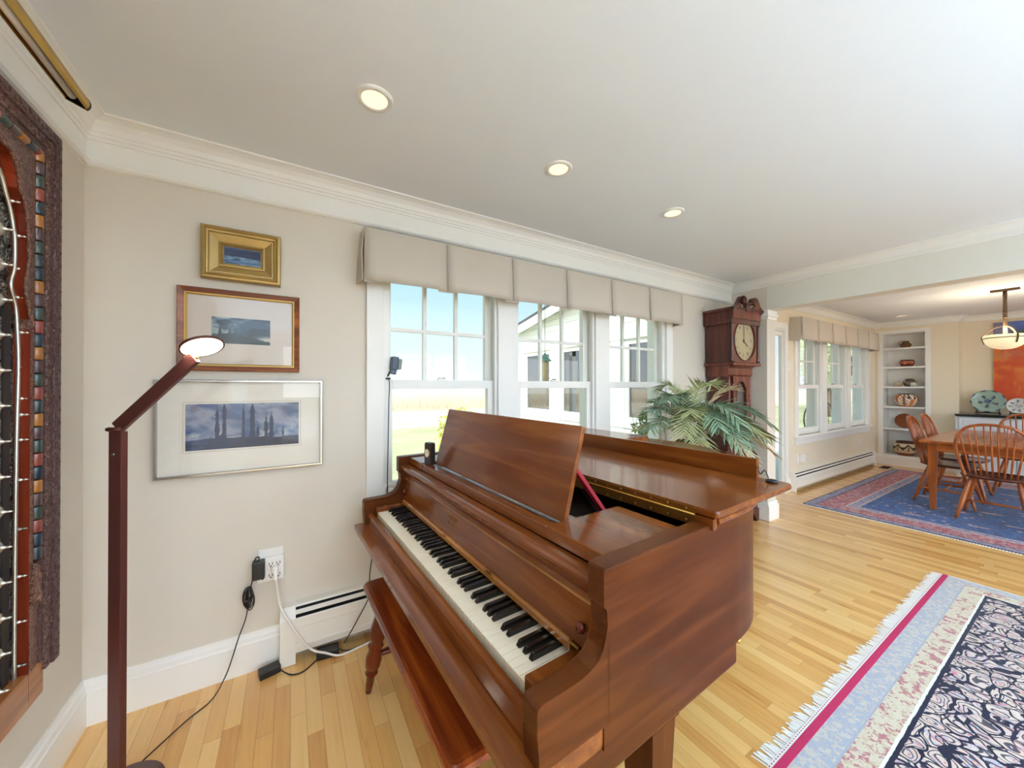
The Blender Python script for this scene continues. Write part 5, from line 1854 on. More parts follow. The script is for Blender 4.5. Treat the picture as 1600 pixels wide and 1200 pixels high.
# bow
def bowp(u):
    """u 0..1 along the bow; returns (y, h)"""
    a = PI * u
    y = 0.232 * math.cos(a)
    h = 0.26 + 0.255 * math.sin(a) ** 0.9
    return y, h
cl = [(0.172, 0.0), (0.200, 0.12), (0.222, 0.24), (0.222, 0.34), (0.195, 0.43), (0.14, 0.495), (0.07, 0.522), (0.0, 0.528)]
cl = cl + [(-y, h) for y, h in reversed(cl[:-1])]
def lean(y, h):
    return Vector((-0.165 - 0.25 * h - 0.02 * (1 - (y / 0.23) ** 2), y, 0.447 + h))
bowpts = crom([lean(y, h) for y, h in cl], 5)
MB().tube(bowpts, 0.0135, 10).build('bow', M['cherry_z'], chair)
for i in range(9):
    f = (i - 4) / 4.0
    yb = f * 0.135
    yt = f * 0.192
    best = min((p for p in bowpts if p.z > 0.447 + 0.25), key=lambda p: abs(p.y - yt))
    bs = Vector((-0.175 - 0.018 * (1 - f * f), yb, 0.450))
    pts = [bs + (best - bs) * (q / 6) for q in range(7)]
    MB().tube(pts, [0.0062, 0.0072, 0.0078, 0.0072, 0.0064, 0.0056, 0.0050], 8).build('spindle', M['cherry_z'], chair)
LEGS = {}
for sx in (-1, 1):
    for sy in (-1, 1):
        a = Vector((sx * 0.12 - 0.01, sy * 0.14, 0.435))
        b = Vector((sx * 0.225 - 0.015, sy * 0.225, 0.0075))
        LEGS[(sx, sy)] = (a, b)
        pts = [a + (b - a) * (q / 8) for q in range(9)]
        MB().tube(pts, [0.012, 0.016, 0.019, 0.0205, 0.0205, 0.019, 0.017, 0.0145, 0.0115], 12).build('leg', M['cherry_z'], chair)
mids = []
for sy in (-1, 1):
    a = LEGS[(-1, sy)]
    b = LEGS[(1, sy)]
    p = a[0] + (a[1] - a[0]) * 0.62
    q = b[0] + (b[1] - b[0]) * 0.62
    mids.append((p + q) / 2)
    MB().tube([p + (q - p) * (i / 6) for i in range(7)], [0.007, 0.009, 0.0115, 0.0125, 0.0115, 0.009, 0.007], 8).build('stretcher', M['cherry_x'], chair)
p, q = mids
MB().tube([p + (q - p) * (i / 6) for i in range(7)], [0.007, 0.009, 0.0115, 0.0125, 0.0115, 0.009, 0.007], 8).build('stretcher', M['cherry_y'], chair)
dup(chair, (6.47, 0.955, 0.0095), R(-90), 'first bow-back chair on the window side of the dining table, by the near table leg')
dup(chair, (7.10, 0.955, 0.0095), R(-90), 'second bow-back chair on the window side of the dining table, by the bookcase')
dup(chair, (7.80, 0.54, 0.0095), R(180), 'bow-back chair at the far end of the dining table in front of the buffet')

# pendant over the table
root = thing('pendant_lamp', 'bronze pendant lamp with a cream glass bowl over the dining table', 'pendant lamp', (6.82, 0.60, H))
k = MB()
k.box(6.82 - 0.035, 6.82 + 0.035, 0.60 - 0.10, 0.60 + 0.10, H - 0.022, H - 0.001, 0.004)
k.build('canopy', M['iron'], root, True)
k = MB()
k.tube([(6.82, 0.60, H - 0.02), (6.82, 0.60, 1.90)], 0.016, 12)
for z in (2.37, 2.20, 2.17, 2.12):
    k.lathe([(0.016, z - 0.006), (0.021, z), (0.016, z + 0.006)], 12, (6.82, 0.60, 0))
k.build('stem', M['iron'], root, True)
BOWL = plain('lit_bowl_glass', S(246, 236, 206), 0.35, emit=S(255, 236, 186), emit_s=0.45)
RB = 0.158
pr = []
for i in range(11):
    a = i / 10
    r = (RB - 0.006) * math.sin(a * PI / 2) ** 0.8
    pr.append((max(0.001, r), 1.765 + 0.125 * (1 - math.cos(a * PI / 2)) ** 0.9))
pin = [(max(0.001, r - 0.006), z + 0.006) for r, z in pr]
k = MB().lathe(pr + [(RB, 1.896), (RB, 1.922), (RB - 0.008, 1.926)] + list(reversed(pin)), 40, (6.82, 0.60, 0), cap=False)
k.build('bowl', BOWL, root, True)
MB().lathe([(RB - 0.002, 1.889), (RB + 0.0025, 1.891), (RB + 0.0025, 1.896), (RB - 0.002, 1.898)], 40, (6.82, 0.6, 0), cap=False).build('bowl_rim', M['iron'], root, True)
for i in range(3):
    a = R(215 + 120 * i)
    dd = Vector((math.cos(a), math.sin(a), 0))
    c = Vector((6.82, 0.60, 0))
    k = MB()
    pts = crom([c + dd * 0.014 + Vector((0, 0, 2.02)), c + dd * 0.05 + Vector((0, 0, 2.02)), c + dd * 0.11 + Vector((0, 0, 1.985)), c + dd * 0.15 + Vector((0, 0, 1.935)), c + dd * 0.164 + Vector((0, 0, 1.90)), c + dd * 0.145 + Vector((0, 0, 1.83))], 5)
    for p, q in zip(pts[:-1], pts[1:]):
        k.bar(p, q, 0.014, 0.006, dd, 0)
    k.build('arm', M['iron'], root, True)

# bookcase shelves (part of the niche) and what stands on them
root = thing('built_in_bookcase', 'white built-in bookcase with open shelves holding pottery', 'bookcase', (XE, 1.79, 0.165))
k = MB()
k.box(XE + 0.0, XE + 0.298, BK[0], BK[0] + 0.012, BKZ[0], BKZ[1])
k.box(XE + 0.0, XE + 0.298, BK[1] - 0.012, BK[1], BKZ[0], BKZ[1])
k.box(XE + 0.288, XE + 0.298, BK[0], BK[1], BKZ[0], BKZ[1])
k.box(XE + 0.0, XE + 0.298, BK[0], BK[1], BKZ[1] - 0.012, BKZ[1])
k.box(XE + 0.0, XE + 0.298, BK[0], BK[1], BKZ[0] - 0.0, BKZ[0] + 0.012)
k.build('carcass', M['trim'], root, True)
k = MB()
k.box(XE - 0.012, XE - 0.0005, BK[0] - 0.05, BK[0] + 0.004, 0.18, BKZ[1] + 0.05, 0.002)
k.box(XE - 0.012, XE - 0.0005, BK[1] - 0.004, BK[1] + 0.05, 0.18, BKZ[1] + 0.05, 0.002)
k.box(XE - 0.012, XE - 0.0005, BK[0], BK[1], BKZ[1] - 0.006, BKZ[1] + 0.05, 0.002)
k.build('face_trim', M['trim'], root, True)
SHZ = [2.0, 1.68, 1.345, 1.005, 0.635]
for z in SHZ:
    MB().box(XE + 0.006, XE + 0.287, BK[0] + 0.012, BK[1] - 0.012, z - 0.028, z, 0.003).build('shelf', M['trim'], root, True)
def pot(name, label, cat, loc, prof, fn, seg=48, sub=3, extra=None, group=None):
    """painted vessel: prof [(r, z)], fn(angle01, h01) -> rgb"""
    root = thing(name, label, cat, loc, 0, group)
    pts = crom([Vector((r, 0, z)) for r, z in prof], sub)
    k = MB()
    lay = k.bm.verts.layers.float_color.new('col')
    zmax = max(p.z for p in pts)
    rings_ = []
    peak = max(range(len(pts)), key=lambda i: pts[i].z)
    for i, p in enumerate(pts):
        rg = []
        for s in range(seg):
            a = 2 * PI * s / seg
            v = k.bm.verts.new((max(0.0005, p.x) * math.cos(a), max(0.0005, p.x) * math.sin(a), p.z))
            c = fn(s / seg, p.z / zmax) if i <= peak else (90, 70, 56)
            v[lay] = (lin(c[0]), lin(c[1]), lin(c[2]), 1)
            rg.append(v)
        rings_.append(rg)
    for a, b in zip(rings_[:-1], rings_[1:]):
        for s in range(seg):
            j = (s + 1) % seg
            f = k.bm.faces.new((a[s], a[j], b[j], b[s]))
            f.smooth = True
    k.bm.faces.new(list(reversed(rings_[0])))
    k.build('body', M['pottery'], root)
    return root
SX = XE + 0.132
def brown(a, h):
    return lerp3((132, 92, 48), (96, 62, 34), fbm(a * 12, h * 6, 4))
p = pot('clay_pitcher', 'small brown clay pitcher with a handle on the top shelf', 'pitcher', (SX, 1.79, SHZ[0]), [(0.03, 0), (0.05, 0.008), (0.068, 0.035), (0.066, 0.06), (0.048, 0.085), (0.04, 0.095), (0.043, 0.115), (0.038, 0.113), (0.036, 0.09), (0.05, 0.05)], brown)
MB().tube(crom([Vector((0, 0.04, 0.108)), Vector((0, 0.07, 0.105)), Vector((0, 0.085, 0.08)), Vector((0, 0.066, 0.05))], 5), 0.006, 8).build('handle', M['terracotta'], p)
def redb(a, h):
    c = (112, 46, 30)
    if 0.42 < h < 0.80:
        q = (a * 14) % 1
        c = (186, 92, 58) if (q < 0.5) != ((h * 9) % 1 < 0.45) else (84, 30, 22)
        if fbm(a * 40, h * 8, 2) > 0.62: c = (214, 150, 110)
    elif h > 0.9: c = (70, 30, 22)
    return c
pot('red_bowl', 'dark red painted bowl on the second shelf', 'bowl', (SX, 1.775, SHZ[1]), [(0.05, 0), (0.065, 0.006), (0.088, 0.05), (0.092, 0.075), (0.082, 0.105), (0.072, 0.115), (0.068, 0.112), (0.085, 0.075), (0.06, 0.02)], redb)
def speck(c1, c2, sc, th):
    def f(a, h):
        return c2 if fbm(a * sc, h * sc * 0.35, 8, 2) > th else c1
    return f
def lattice(c1, c2, n):
    def f(a, h):
        u, v = a * n, h * n * 0.35
        return c2 if (abs(((u + v) % 1) - .5) < 0.12 or abs(((u - v) % 1) - .5) < 0.12) else c1
    return f
ball = lambda r: [(r * 0.45, 0), (r * 0.75, r * 0.15), (r, r * 0.7), (r * 0.93, r * 1.1), (r * 0.6, r * 1.5), (r * 0.42, r * 1.58), (r * 0.38, r * 1.55), (r * 0.8, r * 1.0), (r * 0.5, r * 0.2)]
pot('speckled_pot', 'round brown speckled pot between two small white pots on the middle shelf', 'pot', (SX + 0.05, 1.755, SHZ[2]), ball(0.083), speck((150, 132, 112), (78, 62, 50), 22, 0.5))
pot('small_lattice_pot', 'small cream pot with a brown lattice pattern at the left on the middle shelf', 'pot', (SX - 0.02, 1.885, SHZ[2]), ball(0.054), lattice((216, 200, 176), (146, 112, 84), 16))
pot('small_white_pot', 'small plain off-white pot at the right on the middle shelf', 'pot', (SX - 0.075, 1.690, SHZ[2]), ball(0.042), lambda a, h: lerp3((214, 206, 190), (196, 186, 168), fbm(a * 9, h * 5, 3)))
def geo(a, h):
    n = 9
    u = (a * n) % 1
    if h < 0.12: return (186, 116, 72)
    if h > 0.93: return (60, 44, 36)
    cell = int(a * n)
    v = h
    tri = abs(u - 0.5) * 2
    if cell % 3 == 0:
        return (192, 104, 52) if tri < (v - 0.1) * 1.15 else (226, 212, 190)
    if cell % 3 == 1:
        if abs(((u * 2 + v * 4) % 1) - .5) < .16: return (52, 38, 32)
        return (228, 214, 194) if tri > 0.4 else (188, 102, 56)
    if v > 0.6: return (58, 42, 36) if tri > (v - 0.5) * 1.8 else (226, 210, 186)
    return (198, 112, 60) if tri < 0.5 else (224, 208, 184)
pot('painted_olla', 'wide painted pot with orange, white and black geometric patches on the fourth shelf', 'pot', (SX, 1.785, SHZ[3]), [(0.075, 0), (0.088, 0.008), (0.128, 0.07), (0.148, 0.125), (0.134, 0.172), (0.095, 0.208), (0.078, 0.218), (0.072, 0.213), (0.12, 0.15), (0.08, 0.02)], geo, 90, 5)
root = thing('round_basket_tray', 'round reddish brown woven tray leaning on the fifth shelf behind the chairs', 'tray', (SX + 0.085, 1.82, SHZ[4] + 0.003))
k = MB().lathe([(0.001, 0.0), (0.05, 0.002), (0.115, 0.018), (0.122, 0.022), (0.118, 0.026), (0.05, 0.010), (0.001, 0.008)], 40, (0.0, 0, 0.118), cap=False, rot=Matrix.Rotation(R(-78), 3, 'Y'))
k.build('woven_disc', plain('woven_straw', S(142, 76, 40), 0.8, bump=0.6, bscale=120, var=0.3), root)
pot('small_cream_dish', 'small cream dish on the fifth shelf behind the chair backs', 'dish', (SX - 0.04, 1.635, SHZ[4]), [(0.03, 0), (0.036, 0.004), (0.05, 0.03), (0.054, 0.04), (0.05, 0.038), (0.034, 0.008)], lambda a, h: (214, 204, 188))
def zig(a, h):
    if h < 0.20: return (150, 82, 48)
    if h > 0.90: return (96, 48, 34)
    n = 7
    u = (a * n) % 1
    t1 = 0.45 + 0.28 * (abs(u - 0.5) * 2)
    t2 = 0.80 - 0.22 * math.sin(PI * u)
    if abs(h - t1) < 0.055 or abs(h - t2) < 0.04: return (56, 42, 34)
    if abs(((a * n + 0.5) % 1) - 0.5) < 0.06 and 0.3 < h < 0.62: return (120, 96, 60)
    return (214, 190, 158)
pot('zigzag_pot', 'large cream pot with a dark zigzag band on the bottom shelf', 'pot', (SX, 1.80, BKZ[0] + 0.0125), [(0.08, 0), (0.092, 0.008), (0.134, 0.07), (0.149, 0.13), (0.132, 0.185), (0.110, 0.212), (0.113, 0.232), (0.106, 0.23), (0.124, 0.16), (0.08, 0.02)], zig, 90, 5)

# buffet in the recess
CX0 = 8.47
root = thing('buffet_cabinet', 'white built-in buffet cabinet under the dark stone counter', 'cabinet', (8.75, 0.1, 0))
k = MB()
k.box(CX0 + 0.03, XR - 0.002, -1.4, 1.195, 0.08, 0.905, 0.002)
k.box(CX0 + 0.09, XR - 0.002, -1.4, 1.195, 0.0, 0.08)
k.build('body', M['cabinet'], root, True)
ys = [1.17, 0.66, 0.15, -0.36, -0.87, -1.38]
for a, b in zip(ys[1:], ys[:-1]):
    k = MB()
    k.box(CX0 + 0.010, CX0 + 0.030, a + 0.01, b - 0.01, 0.73, 0.89, 0.003)
    k.box(CX0 + 0.006, CX0 + 0.012, a + 0.05, b - 0.05, 0.765, 0.855, 0.002)
    d = k.build('drawer', M['cabinet'], root, True)
    MB().tube([(CX0 - 0.002, (a + b) / 2 - 0.05, 0.81), (CX0 - 0.014, (a + b) / 2 - 0.04, 0.81), (CX0 - 0.014, (a + b) / 2 + 0.04, 0.81), (CX0 - 0.002, (a + b) / 2 + 0.05, 0.81)], 0.005, 8).build('pull', M['steel'], d, True)
    k = MB()
    k.box(CX0 + 0.018, CX0 + 0.030, a + 0.01, b - 0.01, 0.10, 0.71)
    for (p0, p1, q0, q1) in ((a + .01, b - .01, .10, .17), (a + .01, b - .01, .64, .71), (a + .01, a + .08, .17, .64), (b - .08, b - .01, .17, .64)):
        k.box(CX0 + 0.010, CX0 + 0.02, p0, p1, q0, q1, 0.002)
    d = k.build('door', M['cabinet'], root, True)
    MB().lathe([(0.006, 0), (0.006, 0.012), (0.012, 0.018), (0.012, 0.024), (0.002, 0.028)], 12, (CX0 + 0.01, b - 0.05, 0.60), rot=Matrix.Rotation(R(-90), 3, 'Y')).build('knob', M['steel'], d, True)
root = thing('stone_countertop', 'dark green stone countertop on the white buffet', 'countertop', (8.75, 0.1, 0.906))
MB().box(CX0 - 0.015, XR - 0.002, -1.42, 1.196, 0.9065, 0.942, 0.005).build('slab', M['granite'], root, True)
CT = 0.9425
def plate(r, kind):
    def f(a, d):
        if kind == 0:
            c = lerp3((150, 170, 156), (128, 152, 142), fbm(a * 8, d * 4, 3))
            if 0.30 < d < 0.62 and (a * 5) % 1 < 0.36 and fbm(a * 30, d * 14, 6) > 0.38: c = (40, 58, 84)
            if d < 0.24 and fbm(a * 9, d * 16, 2) > 0.42: c = (44, 66, 96)
            if d > 0.93 and (a * 9) % 1 < 0.5: c = (42, 62, 80)
        else:
            c = lerp3((206, 204, 198), (188, 190, 190), fbm(a * 8, d * 4, 5))
            if 0.45 < d < 0.80 and (a * 8) % 1 < 0.4 and fbm(a * 40, d * 9, 9) > 0.4: c = (84, 92, 128)
            if d < 0.3 and fbm(a * 11, d * 12, 4) > 0.5: c = (150, 142, 160)
            if d > 0.95: c = (150, 140, 130)
        return c
    k = MB()
    lay = k.bm.verts.layers.float_color.new('col')
    prof = [(0.0, 0.0)] + [(q / 16, 0.0 if q < 9 else 0.10 * ((q - 9) / 7) ** 1.3) for q in range(1, 17)]
    seg = 72
    front = []
    for (d, z) in prof:
        front.append([(d, z + 0.0)])
    rings_ = []
    for d, z in prof + [(1.0, 0.06), (0.6, -0.05), (0.02, -0.05)]:
        rg = []
        for s in range(seg):
            a = s / seg
            dd = max(d, 0.004)
            p = Vector((dd * r * math.cos(2 * PI * a), dd * r * math.sin(2 * PI * a), z * r))
            c = f(a, d)
            v = k.bm.verts.new(p)
            v[lay] = (lin(c[0]), lin(c[1]), lin(c[2]), 1)
            rg.append(v)
        rings_.append(rg)
    for A, B in zip(rings_[:-1], rings_[1:]):
        for s in range(seg):
            j = (s + 1) % seg
            fc = k.bm.faces.new((A[s], A[j], B[j], B[s]))
            fc.smooth = True
    k.bm.faces.new(rings_[0])
    return k
def standing_plate(name, lb, y, r, kind, slb, x=8.80):
    st = thing(name + '_stand', slb, 'plate stand', (x, y, CT))
    k = MB()
    for sy in (-1, 1):
        yy = sy * r * 0.62
        k.tube(crom([Vector((0.07, yy * 1.0, 0.0095)), Vector((0.04, yy, 0.024)), Vector((0.0, yy, 0.018)), Vector((-0.045, yy * 1.05, 0.0095))], 4), 0.008, 8)
        k.tube(crom([Vector((-0.025, yy, 0.014)), Vector((-0.042, yy, 0.028)), Vector((-0.036, yy, 0.055))], 4), 0.005, 8)
        k.tube([(0.03, yy, 0.018), (0.07, yy * 0.6, r * 1.0)], 0.005, 8)
    k.tube([(0.005, -r * 0.62, 0.016), (0.005, r * 0.62, 0.016)], 0.007, 8)
    k.build('stand_frame', M['stand'], st)
    pl = thing(name, lb, 'plate', (x, y, CT + 0.02))
    k = plate(r, kind)
    rt = Matrix.Rotation(R(-78), 4, 'Y')
    k.bm.transform(Matrix.Translation((0.012, 0, r * 0.99)) @ rt @ Matrix.Rotation(R(90), 4, 'Z'))
    k.build('dish', M['china'], pl)
standing_plate('celadon_plate', 'large green-grey plate with blue flowers on a stand at the end of the buffet', 0.93, 0.165, 0, 'dark wooden stand under the large green-grey plate')
standing_plate('white_plate', 'smaller whitish plate with blue sprigs on a stand under the orange painting', 0.665, 0.11, 1, 'dark wooden stand under the smaller whitish plate')
# large abstract painting
def abstract(u, v):
    u = 1 - u
    n = fbm(u * 5, v * 3, 14)
    m = fbm(u * 16, v * 5, 19)
    c = lerp3((206, 84, 30), (222, 140, 44), sst(.35, .65, n + 0.35 * (u - 0.3)))
    c = lerp3(c, (198, 62, 26), sst(.45, .6, fbm(u * 3, v * 6, 23)) * sst(0.5, 0.0, u) * 0.7)
    c = lerp3(c, (226, 160, 70), sst(.55, .75, m) * 0.5)
    c = lerp3(c, (176, 110, 100), sst(.5, .7, fbm(u * 6, v * 7, 27)) * sst(.45, .7, v) * .7)
    top = 0.80 + 0.06 * (fbm(u * 5, 1, 31) - .5)
    if v > top:
        t = sst(top, top + 0.05, v)
        b = lerp3((36, 66, 168), (110, 132, 196), fbm(u * 9, v * 18, 33))
        b = lerp3(b, (62, 92, 58), sst(.45, .6, fbm(u * 5, v * 9, 35)) * sst(.93, .84, v))
        b = lerp3(b, (150, 132, 130), sst(.25, 0.0, u) * .7)
        c = lerp3(c, b, t)
    return c
root = thing('abstract_painting', 'large orange and blue abstract canvas on the wall behind the pendant', 'painting', (XR - 0.002, 0.35, 1.10))
MB().box(XR - 0.038, XR - 0.001, -0.25, 0.90, 1.10, 2.30, 0.002).build('canvas_edge', plain('canvas_edge', S(150, 90, 52), 0.8), root, True)
k = MB().grid_y(-0.25, 0.90, 1.10, 2.30, 0.0, 110, 110, abstract)
k.bm.transform(Matrix.Translation((XR - 0.0385, 0, 0)) @ Matrix(((0, 1, 0, 0), (1, 0, 0, 0), (0, 0, 1, 0), (0, 0, 0, 1))))
bmesh.ops.reverse_faces(k.bm, faces=k.bm.faces)
k.build('painted_face', M['art_oil'], root, True, recalc=False)

# ------------------------------------------------------------------ outdoors
GZ = -0.45
def grass_mat():
    t = NT('meadow')
    v = t.coord('Object')
    x, y, z = t.sep(v)
    n = t.noise(v, 0.35, 5, 0.6)
    n2 = t.noise(v, 6.0, 4, 0.7)
    f = t.math('ADD', t.math('MULTIPLY', n, 0.7), t.math('MULTIPLY', n2, 0.35))
    lawn = t.ramp(f, [(0.3, S(142, 142, 106)), (0.5, S(168, 165, 130)), (0.7, S(186, 180, 150))])
    hay = t.ramp(f, [(0.3, S(172, 158, 134)), (0.55, S(192, 180, 158)), (0.75, S(204, 194, 174))])
    k = t.math('GREATER_THAN', t.math('ADD', y, t.math('MULTIPLY', n, 3.0)), 17.0)
    t.bsdf(t.mix(k, lawn, hay), 0.95, spec=0.1)
    return t.m
k = MB().box(-120, 160, -60, 260, GZ - 0.3, GZ)
struct('ground', k, grass_mat(), 'pale spring meadow outside', 'ground')
k = MB()
rr = random.Random(5)
for i in range(5200):
    x, y = rr.uniform(-22, 44), rr.uniform(25, 31)
    h = rr.uniform(0.8, 1.7)
    dx, dy = rr.uniform(-.35, .35), rr.uniform(-.2, .2)
    w = rr.uniform(.012, .03)
    a = [k.bm.verts.new(p) for p in ((x - w, y, GZ), (x + w, y, GZ), (x + dx, y + dy, GZ + h))]
    k.bm.faces.new(a)
o = k.build('dry_reeds', plain('dry_reed', S(178, 164, 142), 0.95, var=0.2), None, recalc=False)
tag(o, 'band of dry brush and reeds across the field beyond the lawn', 'brush', kind='stuff')
def bush(name, label, cat, loc, r, h, n, mat, leaf=0.05, trunk=0.0, group=None, seed=1, stem_r=0.03):
    rr = random.Random(seed)
    root = thing(name, label, cat, loc, 0, group)
    k = MB()
    if trunk:
        k.tube([(0, 0, 0), (0.03, 0, trunk * .6), (0, 0.02, trunk + h * .5)], [stem_r * 1.4, stem_r, stem_r * .4], 8)
    for i in range(9):
        a = rr.uniform(0, 6.28)
        k.tube(bez((0, 0, trunk * 0.9), (r * .3 * math.cos(a), r * .3 * math.sin(a), trunk + h * .5), (r * .75 * math.cos(a), r * .75 * math.sin(a), trunk + h * rr.uniform(.5, .95)), 5), [stem_r * .5] * 3 + [stem_r * .3] * 3, 5)
    k.build('stem', M['bark'], root)
    k = MB()
    for i in range(n):
        while True:
            p = Vector((rr.uniform(-1, 1), rr.uniform(-1, 1), rr.uniform(-1, 1)))
            if 0.25 < p.length < 1: break
        lump = 0.75 + 0.35 * math.sin(p.x * 5 + seed) * math.cos(p.y * 4) 
        c = Vector((p.x * r * lump, p.y * r * lump, trunk + h / 2 + p.z * h / 2))
        d1 = Vector((rr.uniform(-1, 1), rr.uniform(-1, 1), rr.uniform(-.6, 1))).normalized()
        d2 = d1.cross(Vector((rr.uniform(-1, 1), rr.uniform(-1, 1), rr.uniform(-1, 1)))).normalized()
        L = leaf * rr.uniform(.7, 1.3)
        v = [k.bm.verts.new(c + q) for q in (-d1 * L, d2 * L * .35, d1 * L, -d2 * L * .35)]
        k.bm.faces.new(v)
    k.build('leaves', mat, root, recalc=False)
    return root
YEL = plain('forsythia_leaf', S(190, 190, 66), 0.7, var=0.2)
GRN = plain('garden_leaf', S(120, 140, 84), 0.7, var=0.25)
tt_ = NT('pale_tree_leaf')
df = tt_.n('ShaderNodeBsdfDiffuse'); df.inputs[0].default_value = S(218, 222, 196)
tl = tt_.n('ShaderNodeBsdfTranslucent'); tl.inputs[0].default_value = S(226, 230, 200)
mm = tt_.n('ShaderNodeMixShader'); mm.inputs[0].default_value = 0.5
tt_.link(df.outputs[0], mm.inputs[1]); tt_.link(tl.outputs[0], mm.inputs[2]); tt_.link(mm.outputs[0], tt_.out.inputs[0])
PALE = tt_.m
bush('forsythia_bush', 'yellow-green shrub on the lawn behind the music desk', 'shrub', (3.05, 7.0, GZ), 0.75, 1.35, 1600, YEL, 0.05, seed=4, stem_r=0.012)
bush('garden_shrub', 'low green shrub outside behind the palm', 'shrub', (3.9, 3.05, GZ), 0.42, 1.55, 1100, GRN, 0.045, seed=8, stem_r=0.012)
trees = [((18.0, 5.2), 1.9, 6.0, 1.6, 'tall pale tree seen through the first dining window pane'), ((27.0, 8.6), 2.8, 7.5, 1.5, 'broad pale tree farther off through the dining window'), ((24.0, 2.6), 2.0, 5.0, 1.2, 'shorter pale tree seen through the right dining sash'),
         ((34.0, 10.6), 2.2, 5.5, 1.2, 'most distant pale tree seen through the first dining sash')]
for i, (p, r, h, tr, lb) in enumerate(trees):
    bush('leafy_tree', lb, 'tree', (p[0], p[1], GZ), r, h, 2600, PALE, 0.17, tr, 'trees beyond the dining room', 20 + i, 0.11)

# screened porch: gable wall faces the piano window
PXX, PY0, PY1, PXE = 4.45, 2.42, 6.95, 6.0
porch = thing('screened_porch', 'white screened porch with a gable roof outside the piano window', 'porch', (PXX, 4.7, GZ))
k = MB()
k.box(PXX, PXE, PY0, PY1, GZ, -0.05)
k.build('deck', plain('deck_boards', S(170, 160, 148), 0.7, var=0.1), porch, True)
k = MB()
k.box(PXX, PXX + 0.10, PY0, PY1, -0.05, 0.70)
for i in range(6):
    k.box(PXX - 0.012, PXX, PY0, PY1, -0.05 + i * 0.125, 0.06 + i * 0.125)
k.build('knee_wall', M['siding'], porch, True)
for (a, b) in ((6.78, 6.95), (5.52, 5.82), (3.93, 4.20), (2.42, 2.6)):
    MB().box(PXX - 0.02, PXX + 0.11, a, b, -0.05, 2.22, 0.004).build('post', M['siding'], porch, True)
for x in (PXE - 0.12,):
    MB().box(x, x + 0.12, PY1 - 0.12, PY1, -0.05, 2.22, 0.004).build('post', M['siding'], porch, True)
k = MB()
k.box(PXX - 0.03, PXX + 0.12, PY0, PY1, 0.70, 0.80, 0.004)
k.box(PXX - 0.03, PXX + 0.12, PY0, PY1, 2.08, 2.30, 0.004)
k.box(PXX, PXE, PY1 - 0.12, PY1, 2.08, 2.30, 0.004)
k.build('rails', M['siding'], porch, True)
for (a, b) in ((5.82, 6.78), (4.20, 5.52), (2.6, 3.93)):
    k = MB()
    for q in ((a, a + 0.07), (b - 0.07, b)):
        k.box(PXX + 0.01, PXX + 0.07, q[0], q[1], 0.80, 2.08)
    k.box(PXX + 0.01, PXX + 0.07, a + 0.07, b - 0.07, 2.0, 2.08)
    k.box(PXX + 0.01, PXX + 0.07, a + 0.07, b - 0.07, 0.80, 0.87)
    fr = k.build('screen_frame', M['siding'], porch, True)
    MB().box(PXX + 0.038, PXX + 0.042, a + 0.06, b - 0.06, 0.86, 2.01).build('screen', M['porch_screen'], fr, True)
RY = 4.69
def rz(y): return 3.03 - 0.183 * abs(y - RY)
k = MB()
k.prism([(PY0, 2.28), (PY1, 2.28), (PY1, rz(PY1) - 0.08), (RY, rz(RY) - 0.08), (PY0, rz(PY0) - 0.08)], PXX, PXX + 0.08, 'x')
for i in range(6):
    z = 2.34 + i * 0.11
    hw = min((3.03 - 0.13 - z) / 0.183, PY1 - RY)
    if hw > 0.2:
        k.box(PXX - 0.014, PXX, RY - hw, RY + hw, z, z + 0.095)
k.build('gable', M['siding'], porch, True)
k = MB()
e0, e1 = 2.42, 7.2
k.prism([(e0, rz(e0) - 0.02), (RY, rz(RY) - 0.02), (e1, rz(e1) - 0.02), (e1, rz(e1) + 0.03), (RY, rz(RY) + 0.03), (e0, rz(e0) + 0.03)], PXX - 0.28, PXE + 0.2, 'x')
k.build('roof', M['shingle'], porch, True)
k = MB()
k.prism([(e0, rz(e0) - 0.19), (RY, rz(RY) - 0.19), (e1, rz(e1) - 0.19), (e1, rz(e1) - 0.021), (RY, rz(RY) - 0.021), (e0, rz(e0) - 0.021)], PXX - 0.27, PXX - 0.235, 'x')
k.prism([(e0, rz(e0) - 0.07), (RY, rz(RY) - 0.07), (e1, rz(e1) - 0.07), (e1, rz(e1) - 0.021), (RY, rz(RY) - 0.021), (e0, rz(e0) - 0.021)], PXX - 0.235, PXE + 0.19, 'x')
k.box(PXX - 0.27, PXE + 0.19, e1 - 0.03, e1, rz(e1) - 0.17, rz(e1) - 0.022)
k.build('rake_boards', M['siding'], porch, True)
# roof overhang of the house with its soffit
k = MB()
k.box(XW - 0.5, 4.1, YN + TW, YN + TW + 0.45, 2.62, 2.72)
k.box(XW - 0.5, XR + 0.5, YS - 1.3, YN + TW, H + 0.201, H + 0.35)
struct('trim_8', k, M['siding'], 'white eaves of the house', 'eaves')
struct('roof', MB().box(XW - 0.5, XR + 0.5, YS - 1.3, YN + TW, H + 0.36, H + 0.45), M['shingle'], 'grey roof', 'roof')
